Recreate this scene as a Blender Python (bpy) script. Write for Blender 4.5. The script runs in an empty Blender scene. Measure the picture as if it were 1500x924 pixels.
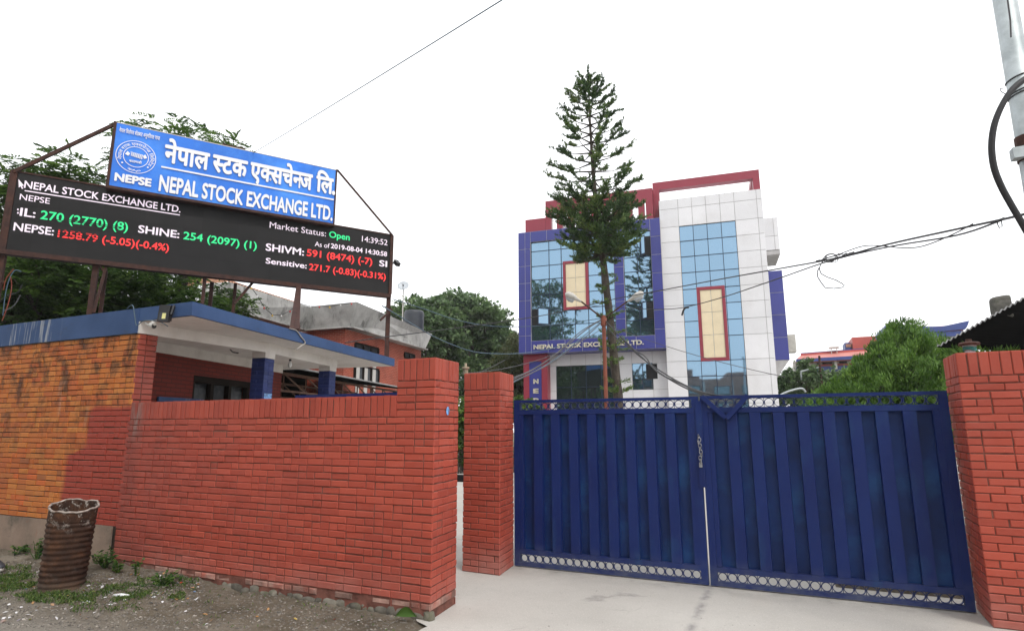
import bpy, math, random
import numpy as np
from mathutils import Vector, Matrix, noise

random.seed(7)
S = bpy.context.scene
COL = S.collection

# ------------------------------------------------------------------ camera
FPX, PITCH, ROLL, YAW = 868.0, math.radians(10.43), math.radians(-0.17), math.radians(24.35)
CAM = Vector((0, 0, 1.7))
def _axes():
    cp, sp = math.cos(PITCH), math.sin(PITCH)
    f = Vector((0, cp, sp)); u = Vector((0, -sp, cp)); r = Vector((1, 0, 0))
    cr, sr = math.cos(ROLL), math.sin(ROLL)
    r, u = cr * r + sr * u, -sr * r + cr * u
    R = Matrix.Rotation(YAW, 3, 'Z')
    return R @ r, R @ u, R @ f
RX, UX, FX = _axes()
cam_d = bpy.data.cameras.new('camera'); cam = bpy.data.objects.new('camera', cam_d); COL.objects.link(cam)
cam_d.sensor_width = 36; cam_d.lens = FPX / 1500 * 36; cam_d.clip_end = 3000; cam_d.clip_start = 0.05
M = Matrix((RX, UX, -FX)).transposed().to_4x4(); M.translation = CAM
cam.matrix_world = M
S.camera = cam

# ------------------------------------------------------------------ world, sun, exposure
SUN_EL, SUN_AZ = math.radians(52), math.radians(128)     # azimuth measured clockwise from +Y
world = bpy.data.worlds.new('World'); S.world = world; world.use_nodes = True
nt = world.node_tree; bg = nt.nodes['Background']; bg.inputs['Strength'].default_value = 0.1
sky = nt.nodes.new('ShaderNodeTexSky'); sky.sky_type = 'NISHITA'; sky.sun_disc = False
sky.sun_elevation = SUN_EL; sky.sun_rotation = SUN_AZ; sky.dust_density = 4; sky.air_density = 1
mx = nt.nodes.new('ShaderNodeMix'); mx.data_type = 'RGBA'; mx.inputs[0].default_value = 0.86
mx.inputs[7].default_value = (15.2, 15.3, 15.5, 1)       # overcast cloud layer
nt.links.new(sky.outputs[0], mx.inputs[6]); nt.links.new(mx.outputs[2], bg.inputs['Color'])
sun_d = bpy.data.lights.new('sun', 'SUN'); sun_d.energy = 1.3; sun_d.angle = math.radians(14); sun_d.color = (1, .96, .9)
sun = bpy.data.objects.new('sun', sun_d); COL.objects.link(sun)
sdir = Vector((math.sin(SUN_AZ) * math.cos(SUN_EL), math.cos(SUN_AZ) * math.cos(SUN_EL), math.sin(SUN_EL)))
sun.rotation_euler = sdir.to_track_quat('Z', 'Y').to_euler()
S.view_settings.view_transform = 'Standard'; S.view_settings.look = 'None'
S.view_settings.exposure = 0.22; S.view_settings.gamma = 1; S.view_settings.use_curve_mapping = False
S.cycles.use_denoising = True
S.cycles.max_bounces = 6; S.cycles.diffuse_bounces = 3; S.cycles.glossy_bounces = 3
S.cycles.transparent_max_bounces = 6; S.cycles.caustics_reflective = False; S.cycles.caustics_refractive = False

# ------------------------------------------------------------------ survey helpers: photo measurements -> metres
Z3 = Vector((0, 0, 1))
def ray(x, y): return FX + RX * ((x - 750) / FPX) - UX * ((y - 462) / FPX)
def on_z(x, y, z): d = ray(x, y); return CAM + d * ((z - CAM.z) / d.z)
def on_y(x, y, Y): d = ray(x, y); return CAM + d * (Y / d.y)
def on_pl(x, y, p, n): d = ray(x, y); return CAM + d * ((Vector(p) - CAM).dot(n) / d.dot(n))
def at_d(x, y, D): return CAM + ray(x, y) * D

# ------------------------------------------------------------------ materials
def new_mat(name):
    m = bpy.data.materials.new(name); m.use_nodes = True
    return m, m.node_tree, m.node_tree.nodes['Principled BSDF']
class NB:
    """tiny node builder"""
    def __init__(s, name):
        s.m, s.t, s.b = new_mat(name)
        s.tc = s.t.nodes.new('ShaderNodeTexCoord')
    def link(s, a, b): s.t.links.new(a, b)
    def noise(s, scale, detail=4, rough=.55, vec=None, stretch=None, dist=0):
        n = s.t.nodes.new('ShaderNodeTexNoise'); n.inputs['Scale'].default_value = scale
        n.inputs['Detail'].default_value = detail; n.inputs['Roughness'].default_value = rough
        n.inputs['Distortion'].default_value = dist
        v = vec or s.tc.outputs['Object']
        if stretch:
            mp = s.t.nodes.new('ShaderNodeMapping'); mp.inputs['Scale'].default_value = stretch
            s.link(v, mp.inputs[0]); v = mp.outputs[0]
        s.link(v, n.inputs['Vector']); return n.outputs['Fac']
    def ramp(s, fac, stops):
        r = s.t.nodes.new('ShaderNodeValToRGB'); e = r.color_ramp.elements
        while len(e) < len(stops): e.new(.5)
        for i, (p, c) in enumerate(stops):
            e[i].position = p; e[i].color = (c[0], c[1], c[2], 1) if hasattr(c, '__len__') else (c, c, c, 1)
        s.link(fac, r.inputs[0]); return r.outputs[0]
    def mix(s, a, b, fac, mode='MIX'):
        n = s.t.nodes.new('ShaderNodeMix'); n.data_type = 'RGBA'; n.blend_type = mode
        for sock, v in ((n.inputs[6], a), (n.inputs[7], b), (n.inputs[0], fac)):
            if hasattr(v, 'is_linked') or hasattr(v, 'links'): s.link(v, sock)
            elif hasattr(v, '__len__'): sock.default_value = (v[0], v[1], v[2], 1)
            else: sock.default_value = v
        return n.outputs[2]
    def math(s, op, a, b=0.0, clamp=False):
        n = s.t.nodes.new('ShaderNodeMath'); n.operation = op; n.use_clamp = clamp
        for sock, v in ((n.inputs[0], a), (n.inputs[1], b)):
            if hasattr(v, 'links'): s.link(v, sock)
            else: sock.default_value = v
        return n.outputs[0]
    def attr(s, name='rnd'):
        n = s.t.nodes.new('ShaderNodeAttribute'); n.attribute_name = name; return n.outputs['Fac']
    def xyz(s):
        g = s.t.nodes.new('ShaderNodeNewGeometry'); n = s.t.nodes.new('ShaderNodeSeparateXYZ')
        s.link(g.outputs['Position'], n.inputs[0]); return n.outputs
    def bump(s, h, strength=.3, dist=.01):
        n = s.t.nodes.new('ShaderNodeBump'); n.inputs['Strength'].default_value = strength; n.inputs['Distance'].default_value = dist
        s.link(h, n.inputs['Height']); s.link(n.outputs[0], s.b.inputs['Normal'])
    def done(s, col=None, rough=.7, metal=0, spec=.4):
        if col is not None:
            if hasattr(col, 'links'): s.link(col, s.b.inputs['Base Color'])
            else: s.b.inputs['Base Color'].default_value = (*col, 1)
        if hasattr(rough, 'links'): s.link(rough, s.b.inputs['Roughness'])
        else: s.b.inputs['Roughness'].default_value = rough
        s.b.inputs['Metallic'].default_value = metal; s.b.inputs['Specular IOR Level'].default_value = spec
        return s.m
def simple(name, col, rough=.6, metal=0, var=.18, scale=3, bump=0, bscale=60, spec=.4, rnd=0, dirt=None, dscale=2):
    b = NB(name); c = Vector(col)
    k = b.ramp(b.noise(scale), [(.3, tuple(c * (1 - var))), (.7, tuple(c * (1 + var)))])
    if dirt:
        k = b.mix(k, dirt[0], b.math('MULTIPLY', b.ramp(b.noise(dscale, 6, .65), [(.48, 0), (.72, 1)]), dirt[1]))
    if rnd:
        a = b.math('ADD', b.math('MULTIPLY', b.attr(), rnd), 1 - rnd / 2)
        k = b.mix(k, a, 1.0, 'MULTIPLY')
    if bump: b.bump(b.noise(bscale, 5), bump)
    return b.done(k, rough, metal, spec)

MT = {}
def brick_paint():
    b = NB('red_painted_brick'); z = b.xyz()[2]
    k = b.ramp(b.attr(), [(0, (.315, .050, .029)), (.5, (.36, .059, .034)), (1, (.40, .070, .041))])
    k = b.mix(k, (.20, .038, .028), b.math('MULTIPLY', b.ramp(b.noise(1.1, 5, .6), [(.45, 0), (.75, 1)]), .5))
    k = b.mix(k, (.40, .10, .072), b.math('MULTIPLY', b.ramp(b.noise(6, 6, .7), [(.5, 0), (.75, 1)]), .35))
    # grime where the wall meets the guard house, and a pale run down from the coping there
    px = b.xyz()[0]
    g1 = b.math('MULTIPLY', b.math('SUBTRACT', -6.15, px), .95, True)
    k = b.mix(k, (.125, .030, .024), b.math('MULTIPLY', b.math('MULTIPLY', g1, b.ramp(b.noise(1.6, 6, .65, stretch=(1.6, 1, .6)), [(.32, .15), (.68, 1)])), .62))
    g2 = b.math('SUBTRACT', 1, b.math('DIVIDE', b.math('ABSOLUTE', b.math('ADD', px, 7.26)), .14), True)
    k = b.mix(k, (.22, .18, .16), b.math('MULTIPLY', b.math('MULTIPLY', g2, b.ramp(b.noise(7, 5, .6, stretch=(2, 1, .4)), [(.4, 0), (.6, .9)])), b.math('MULTIPLY', b.math('SUBTRACT', z, 1.45), 3, True)))
    # faded dusty paint near the ground
    low = b.math('SUBTRACT', 1.0, b.math('DIVIDE', z, .42), True)
    k = b.mix(k, (.40, .19, .16), b.math('MULTIPLY', b.math('MULTIPLY', low, b.ramp(b.noise(2.6, 5), [(.35, .2), (.65, 1)])), .75))
    # small chips
    k = b.mix(k, (.50, .22, .10), b.ramp(b.noise(23, 3), [(.755, 0), (.775, 1)]))
    k = b.mix(k, (.60, .55, .50), b.ramp(b.noise(31, 2, vec=b.tc.outputs['Object']), [(.80, 0), (.82, 1)]))
    b.bump(b.noise(55, 6, .65), .45, .006)
    return b.done(k, .62, 0, .35)
def orange_brick():
    b = NB('weathered_orange_brick'); p = b.xyz()
    k = b.ramp(b.attr(), [(0, (.38, .095, .026)), (.3, (.48, .145, .032)), (.55, (.50, .180, .044)), (.75, (.40, .125, .036)), (.9, (.52, .115, .030)), (1, (.28, .095, .036))])
    k = b.mix(k, (.50, .20, .05), b.math('MULTIPLY', b.ramp(b.noise(2.2, 4), [(.4, 0), (.7, 1)]), .35))
    # black mould streaks, heavier towards the top
    st = b.ramp(b.noise(4.2, 8, .72, stretch=(1, 1, .7), dist=.5), [(.47, 0), (.62, 1)])
    up = b.math('MULTIPLY', b.math('SUBTRACT', p[2], .9), .75, True)
    k = b.mix(k, (.030, .020, .014), b.math('MULTIPLY', st, b.math('ADD', b.math('MULTIPLY', up, .72), .06)))
    k = b.mix(k, (.52, .40, .30), b.math('MULTIPLY', b.ramp(b.noise(3.4, 5, stretch=(1, 1, .3)), [(.62, 0), (.74, 1)]), b.math('MULTIPLY', up, .5)))
    # overspray of the red paint from the neighbouring wall
    e = b.math('ADD', p[0], b.math('MULTIPLY', b.math('SUBTRACT', b.noise(2.0, 5), .5), .28))
    lim = b.math('ADD', -8.62, b.math('MULTIPLY', b.math('MULTIPLY', b.math('SUBTRACT', p[2], 1.32), 9.0, True), .36))
    m1 = b.math('MULTIPLY', b.math('SUBTRACT', e, lim), 9.0, True)
    m2 = b.math('MULTIPLY', b.math('SUBTRACT', 1.98, p[2]), 14.0, True)
    k = b.mix(k, (.30, .045, .030), b.math('MULTIPLY', b.math('MULTIPLY', m1, m2), .96))
    b.bump(b.noise(50, 6, .65), .5, .007)
    return b.done(k, .75, 0, .3)
def mortar(name, col): return simple(name, col, .9, var=.45, scale=9, bump=.4, bscale=70)
MT['brick'] = brick_paint(); MT['obrick'] = orange_brick()
MT['mortar'] = mortar('painted_mortar', (.155, .060, .044)); MT['omortar'] = mortar('dirty_mortar', (.055, .038, .028))
MT['palebrick'] = simple('bare_pink_brick', (.27, .16, .13), .9, var=.45, scale=7, bump=.8, bscale=30, rnd=.8, dirt=((.33, .085, .06), .9), dscale=4)
MT['stone'] = simple('mossy_footing_stone', (.135, .122, .10), .9, var=.4, scale=8, bump=.7, bscale=30, rnd=.6, dirt=((.06, .065, .03), .8), dscale=6)
def plaster_mat():
    b = NB('stained_cement_plaster')
    k = b.ramp(b.noise(2.2, 6, .6), [(.3, (.17, .13, .105)), (.55, (.27, .20, .155)), (.75, (.32, .25, .205))])
    k = b.mix(k, (.060, .062, .050), b.ramp(b.noise(3.0, 6, .7), [(.55, 0), (.72, .8)]))
    k = b.mix(k, (.30, .12, .07), b.ramp(b.noise(5.0, 4), [(.64, 0), (.76, .5)]))
    b.bump(b.noise(30, 6, .6), .4, .01); return b.done(k, .9, 0, .2)
MT['plaster'] = plaster_mat()
def concrete_drive():
    b = NB('pale_concrete_paving')
    k = b.ramp(b.noise(.8, 8, .62), [(.3, (.385, .365, .335)), (.7, (.475, .455, .42))])
    k = b.mix(k, (.47, .40, .31), b.ramp(b.noise(.55, 4, .5, stretch=(1, .35, 1)), [(.60, 0), (.74, .55)]))
    k = b.mix(k, (.31, .30, .285), b.ramp(b.noise(2.3, 9, .75, dist=.5), [(.58, 0), (.80, .30)]))
    k = b.mix(k, (.60, .57, .54), b.ramp(b.noise(70, 3), [(.56, 0), (.66, .5)]))
    k = b.mix(k, (.22, .20, .19), b.ramp(b.noise(90, 2), [(.64, 0), (.72, .6)]))
    k = b.mix(k, (.30, .285, .27), b.ramp(b.noise(14, 6, .7), [(.55, 0), (.75, .4)]))
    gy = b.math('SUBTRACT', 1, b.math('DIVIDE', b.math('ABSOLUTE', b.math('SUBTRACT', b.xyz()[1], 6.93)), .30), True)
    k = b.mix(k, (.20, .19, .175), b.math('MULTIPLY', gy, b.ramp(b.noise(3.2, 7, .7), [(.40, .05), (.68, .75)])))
    # joint between two pours that runs out from where the gate leaves meet
    p = b.xyz()
    e = b.math('ABSOLUTE', b.math('ADD', b.math('ADD', p[0], .86), b.math('MULTIPLY', b.math('SUBTRACT', b.noise(9, 4), .5), .10)))
    jm = b.math('SUBTRACT', 1, b.math('DIVIDE', e, .06), True)
    k = b.mix(k, (.20, .19, .19), b.math('MULTIPLY', jm, b.ramp(b.noise(6, 5), [(.4, .1), (.6, .75)])))
    # hairline cracks
    v = b.t.nodes.new('ShaderNodeTexVoronoi'); v.feature = 'DISTANCE_TO_EDGE'; v.inputs['Scale'].default_value = .55
    w = b.t.nodes.new('ShaderNodeVectorMath'); w.operation = 'MULTIPLY_ADD'
    nn = b.t.nodes.new('ShaderNodeTexNoise'); nn.inputs['Scale'].default_value = 2.5; nn.inputs['Detail'].default_value = 6
    b.link(b.tc.outputs['Object'], nn.inputs['Vector'])
    b.link(nn.outputs['Color'], w.inputs[0]); w.inputs[1].default_value = (.7, .7, 0); b.link(b.tc.outputs['Object'], w.inputs[2])
    b.link(w.outputs[0], v.inputs['Vector'])
    k = b.mix(k, (.13, .12, .115), b.math('MULTIPLY', b.ramp(v.outputs['Distance'], [(0, 1), (.008, 0)]), b.ramp(b.noise(.9, 3), [(.56, 0), (.64, .45)])))
    b.bump(b.noise(40, 8, .7), .25, .01); return b.done(k, .85, 0, .25)
MT['drive'] = concrete_drive()
def soil_mat():
    b = NB('bare_dusty_soil')
    k = b.ramp(b.noise(1.7, 8, .65), [(.3, (.105, .086, .062)), (.5, (.20, .168, .126)), (.72, (.32, .28, .225))])
    k = b.mix(k, (.33, .31, .285), b.ramp(b.noise(28, 4, .7), [(.56, 0), (.66, .8)]))
    k = b.mix(k, (.045, .055, .02), b.ramp(b.noise(2.6, 6, .7), [(.56, 0), (.72, .55)]))
    y = b.xyz()[1]
    k = b.mix(k, (.32, .295, .255), b.math('MULTIPLY', b.math('SUBTRACT', b.math('ADD', 3.62, b.math('MULTIPLY', b.noise(2, 5), .5)), y), 1.4, True))
    b.bump(b.noise(20, 9, .8), 1.0, .05); return b.done(k, .95, 0, .15)
MT['soil'] = soil_mat()
MT['ground'] = simple('grassy_ground', (.12, .12, .07), .95, var=.4, scale=.6, bump=.5, bscale=8)
def gate_mat():
    b = NB('navy_gate_paint')
    k = b.ramp(b.noise(1.4, 5), [(.3, (.0048, .0135, .083)), (.7, (.0075, .022, .116))])
    k = b.mix(k, (.016, .052, .135), b.math('MULTIPLY', b.ramp(b.noise(2.6, 6, .6, stretch=(1.6, 1.6, .6)), [(.55, 0), (.75, 1)]), .55))
    k = b.mix(k, (.24, .22, .20), b.ramp(b.noise(19, 5, .7), [(.735, 0), (.75, .9)]))
    k = b.mix(k, (.10, .11, .15), b.math('MULTIPLY', b.math('SUBTRACT', 1, b.math('DIVIDE', b.xyz()[2], .30), True), b.ramp(b.noise(7, 5), [(.35, .1), (.7, .7)])))
    b.bump(b.noise(2.6, 5), .35, .03); return b.done(k, .5, 0, .22)
MT['gate'] = gate_mat()
MT['gatesheet'] = simple('navy_gate_sheet_paint', (.0042, .019, .090), .5, var=.3, scale=2, spec=.22, dirt=((.012, .062, .175), .7), dscale=2.3)
MT['chain'] = simple('worn_steel_chain', (.30, .30, .31), .45, .8, var=.4, scale=30)
def fascia_mat():
    b = NB('faded_blue_fascia_paint')
    k = b.ramp(b.noise(1.6, 6), [(.3, (.030, .062, .150)), (.7, (.048, .092, .210))])
    k = b.mix(k, (.045, .050, .06), b.ramp(b.noise(3.2, 7, .7, stretch=(1, 1, 3.0)), [(.60, 0), (.70, .55)]))
    k = b.mix(k, (.45, .46, .46), b.math('MULTIPLY', b.ramp(b.noise(2.6, 5, .6, stretch=(3.4, 1, .22)), [(.54, 0), (.60, .6)]), b.math('MULTIPLY', b.math('SUBTRACT', -9.0, b.xyz()[0]), 4, True)))
    b.bump(b.noise(30, 5), .3, .008); return b.done(k, .75, 0, .25)
MT['fascia'] = fascia_mat()
MT['white'] = simple('white_ceiling_paint', (.70, .67, .64), .8, var=.07, scale=2, bump=.15, bscale=40, dirt=((.42, .38, .34), .45), dscale=1.6)
MT['bluecol'] = simple('navy_painted_brick', (.018, .032, .135), .55, var=.25, scale=5, bump=.3, rnd=.35)
MT['rust'] = simple('rusty_brown_steel', (.048, .021, .016), .75, .2, var=.4, scale=14, bump=.3, dirt=((.10, .036, .02), .6), dscale=6)
MT['rustpost'] = simple('red_oxide_post_paint', (.20, .055, .030), .6, var=.25, scale=6, dirt=((.15, .05, .03), .6), dscale=5)
MT['led'] = simple('dark_led_panel', (.014, .0135, .014), .6, var=.1, scale=3, spec=.22, rnd=.7)
def emis(name, col, st):
    b = NB(name); b.b.inputs['Emission Color'].default_value = (*col, 1); b.b.inputs['Emission Strength'].default_value = st
    return b.done(tuple(Vector(col) * .5), .5)
MT['ledw'] = emis('lit_white_leds', (.86, .74, .84), .62); MT['ledg'] = emis('lit_green_leds', (.03, .72, .26), .72); MT['ledr'] = emis('lit_red_leds', (.90, .035, .035), .85)
MT['signblue'] = simple('blue_sign_flex', (.022, .175, .70), .35, var=.14, scale=1.3, spec=.35, dirt=((.08, .33, .90), .9), dscale=.8)
MT['signwhite'] = simple('white_sign_lettering', (.80, .80, .82), .4, var=.04); MT['signgrey'] = simple('dark_letter_edge', (.05, .07, .14), .6)
MT['gold'] = simple('dull_gold_letters', (.62, .58, .47), .35, .35, var=.2, scale=10)
def rustcan():
    b = NB('rusted_corrugated_drum'); z = b.xyz()[2]
    k = b.ramp(b.noise(7, 7, .68), [(.3, (.016, .009, .007)), (.5, (.050, .023, .013)), (.66, (.105, .046, .022)), (.8, (.17, .085, .045))])
    k = b.mix(k, (.014, .010, .009), b.ramp(b.noise(3, 6, .7), [(.52, 0), (.68, .8)]))
    k = b.mix(k, (.42, .38, .34), b.math('MULTIPLY', b.ramp(b.noise(13, 6, .78), [(.54, 0), (.60, 1)]), b.math('ADD', b.math('MULTIPLY', b.math('SUBTRACT', z, .58), 3.2, True), .06)))
    k = b.mix(k, (.16, .12, .09), b.math('MULTIPLY', b.math('SUBTRACT', 1, b.math('DIVIDE', z, .16), True), .7))
    b.bump(b.noise(40, 7, .7), .6, .008); return b.done(k, .85, .15, .3)
MT['can'] = rustcan(); MT['ash'] = simple('grey_ash', (.30, .28, .26), .95, var=.4, scale=14, bump=.8, bscale=30)
MT['acp'] = simple('white_composite_panel', (.66, .66, .68), .38, var=.05, scale=.6, spec=.45, rnd=.08, dirt=((.52, .51, .51), .5), dscale=.7)
MT['joint'] = simple('panel_joint_grey', (.41, .40, .40), .8)  # grey backing visible between panels, also used on soffits
MT['acpblue'] = simple('violet_blue_composite_panel', (.037, .043, .215), .35, var=.08, scale=.5, spec=.45, rnd=.10)
MT['acpred'] = simple('maroon_composite_panel', (.245, .030, .050), .4, var=.08, scale=.5, rnd=.06)
MT['cream'] = simple('cream_composite_panel', (.68, .58, .40), .45, var=.04, rnd=.05)
MT['mull'] = simple('dark_blue_mullion', (.015, .030, .060), .4, .2)
def glass(name, col, rough=.025):
    b = NB(name); b.bump(b.noise(.9, 2), .015, .05)
    a = b.math('ADD', b.math('MULTIPLY', b.attr(), .10), .95)
    return b.done(b.mix(col, a, 1.0, 'MULTIPLY'), rough, .92, .5)
MT['glass'] = glass('blue_mirror_glass', (.215, .335, .45)); MT['glassd'] = glass('dark_mirror_glass', (.15, .21, .22))
MT['dark'] = simple('painted_unlit_interior', (.012, .012, .014), .8)  # near-black colour stands in for unlit rooms behind windows
MT['cable'] = simple('black_cable', (.022, .022, .025), .55); MT['bluewire'] = simple('blue_grey_wire', (.075, .125, .17), .5); MT['greywire'] = simple('grey_wire', (.075, .073, .078), .6)
MT['galv'] = simple('galvanised_steel', (.40, .44, .45), .5, .45, var=.18, scale=9, dirt=((.26, .30, .31), .6), dscale=7)
MT['lampwhite'] = simple('white_lamp_housing', (.48, .465, .43), .5, var=.12, scale=9, dirt=((.32, .30, .27), .5))
MT['blackplastic'] = simple('black_plastic', (.018, .018, .020), .45)
MT['tank'] = simple('black_water_tank_plastic', (.035, .040, .050), .45, var=.15, scale=5)
MT['dish'] = simple('grey_dish_paint', (.42, .45, .48), .5, .1)
def weather_conc():
    b = NB('weathered_grey_render')
    k = b.ramp(b.noise(.9, 7, .62), [(.3, (.24, .235, .225)), (.55, (.44, .435, .42)), (.75, (.56, .555, .54))])
    k = b.mix(k, (.045, .045, .042), b.ramp(b.noise(1.5, 7, .7, stretch=(1, 1, .42)), [(.54, 0), (.68, .75)]))
    b.bump(b.noise(9, 6), .4, .03); return b.done(k, .9, 0, .2)
MT['wconc'] = weather_conc()
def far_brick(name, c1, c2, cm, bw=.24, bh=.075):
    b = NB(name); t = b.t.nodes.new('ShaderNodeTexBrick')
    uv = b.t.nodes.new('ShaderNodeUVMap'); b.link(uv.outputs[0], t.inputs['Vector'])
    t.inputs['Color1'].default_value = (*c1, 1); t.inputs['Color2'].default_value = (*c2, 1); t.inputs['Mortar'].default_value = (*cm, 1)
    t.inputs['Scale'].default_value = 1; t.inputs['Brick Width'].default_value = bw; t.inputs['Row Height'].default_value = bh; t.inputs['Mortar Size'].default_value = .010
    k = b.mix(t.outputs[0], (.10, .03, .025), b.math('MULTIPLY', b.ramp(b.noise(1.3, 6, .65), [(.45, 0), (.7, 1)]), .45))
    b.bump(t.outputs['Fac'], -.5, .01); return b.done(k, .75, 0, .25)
MT['housebrick'] = far_brick('house_red_brick', (.40, .075, .040), (.32, .05, .03), (.42, .20, .14))
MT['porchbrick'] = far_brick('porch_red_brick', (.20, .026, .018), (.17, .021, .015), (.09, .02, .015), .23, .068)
MT['aptbrick'] = far_brick('apartment_brown_brick', (.42, .20, .13), (.36, .16, .11), (.38, .28, .22))
MT['tile'] = simple('terracotta_roof_tile', (.42, .21, .13), .8, var=.25, scale=5, bump=.4, bscale=12)
MT['redroof'] = simple('red_sheet_roof', (.40, .070, .055), .55, var=.12, scale=1); MT['paleroof'] = simple('pink_roof_band', (.44, .15, .125), .6, var=.1)
MT['blueroof'] = simple('blue_sheet_roof', (.035, .060, .22), .5, var=.12); MT['cream_wall'] = simple('pale_wall_render', (.55, .53, .50), .8, var=.08)
MT['corr'] = simple('shade_black_corrugated_sheet', (.005, .005, .005), .9, 0, spec=.1, var=.3, scale=4); MT['corredge'] = simple('grey_corrugated_sheet', (.30, .30, .30), .6, .3, var=.2)  # near-black sheet colour holds the shade under the roofs; lit edge is grey
MT['wood'] = simple('brown_truss_steel', (.11, .055, .035), .7, var=.3, scale=6)
def bark(name, c):
    b = NB(name); k = b.ramp(b.noise(9, 7, .7, stretch=(1, 1, .5)), [(.3, tuple(Vector(c) * .45)), (.55, c), (.75, tuple(Vector(c) * 1.7))])
    b.bump(b.noise(24, 6, .7), .8, .03); return b.done(k, .9, 0, .2)
MT['bark'] = bark('rough_grey_brown_bark', (.080, .066, .054))
def leaf(name, stops, tr=.30):
    b = NB(name); k = b.ramp(b.attr(), stops); b.done(k, .55, 0, .35)
    t = b.t.nodes.new('ShaderNodeBsdfTranslucent'); b.link(k, t.inputs[0]); ms = b.t.nodes.new('ShaderNodeMixShader'); ms.inputs[0].default_value = tr
    out = b.t.nodes['Material Output']; b.link(b.b.outputs[0], ms.inputs[1]); b.link(t.outputs[0], ms.inputs[2]); b.link(ms.outputs[0], out.inputs[0]); return b.m
MT['leafL'] = leaf('feathery_green_leaves', [(0, (0.021, 0.044, 0.011)), (.45, (0.058, 0.114, 0.024)), (.8, (0.124, 0.215, 0.041)), (1, (0.234, 0.351, 0.066))], .42)
MT['leafB'] = leaf('haze_paled_broad_leaves', [(0, (0.040, 0.078, 0.032)), (.5, (0.101, 0.171, 0.067)), (.85, (0.171, 0.256, 0.104)), (1, (0.232, 0.326, 0.136))])  # leaf colours lightened to stand in for haze over the far trees
MT['leafO'] = leaf('olive_needles', [(0, (0.052, 0.078, 0.029)), (.5, (0.111, 0.137, 0.052)), (1, (0.195, 0.208, 0.085))])
MT['needle'] = leaf('dark_araucaria_needles', [(0, (0.020, 0.048, 0.019)), (.5, (0.053, 0.106, 0.034)), (.85, (0.119, 0.194, 0.048)), (1, (0.200, 0.263, 0.060))], .15)
MT['juniper'] = leaf('bright_juniper_sprays', [(0, (0.027, 0.071, 0.011)), (.4, (0.076, 0.168, 0.023)), (.8, (0.142, 0.270, 0.041)), (1, (0.228, 0.367, 0.059))], .25)
MT['weed'] = leaf('fresh_weed_leaves', [(0, (.018, .055, .010)), (.6, (.050, .125, .020)), (1, (.12, .20, .035))])
MT['grass'] = leaf('short_grass', [(0, (0.037, 0.072, 0.015)), (.6, (0.081, 0.156, 0.028)), (1, (0.213, 0.247, 0.077))])
MT['pebble'] = simple('gravel_and_crumbs', (.25, .225, .195), .9, var=.3, scale=20, rnd=1.5)
MT['litter'] = leaf('scraps_of_litter', [(0, (.75, .74, .74)), (.45, (.62, .62, .64)), (.55, (.30, .16, .07)), (.75, (.45, .25, .10)), (.84, (.06, .20, .45)), (.93, (.5, .45, .1)), (1, (.55, .04, .03))], .1)
MT['glassbulb'] = simple('clear_bulb_glass', (.62, .62, .60), .12, 0, var=.05, spec=.8)
MT['curtain'] = simple('grey_curtain', (.075, .082, .09), .8, var=.35, scale=9); MT['windowframe'] = simple('dark_brown_window_frame', (.012, .008, .006), .7, spec=.1)

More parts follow.
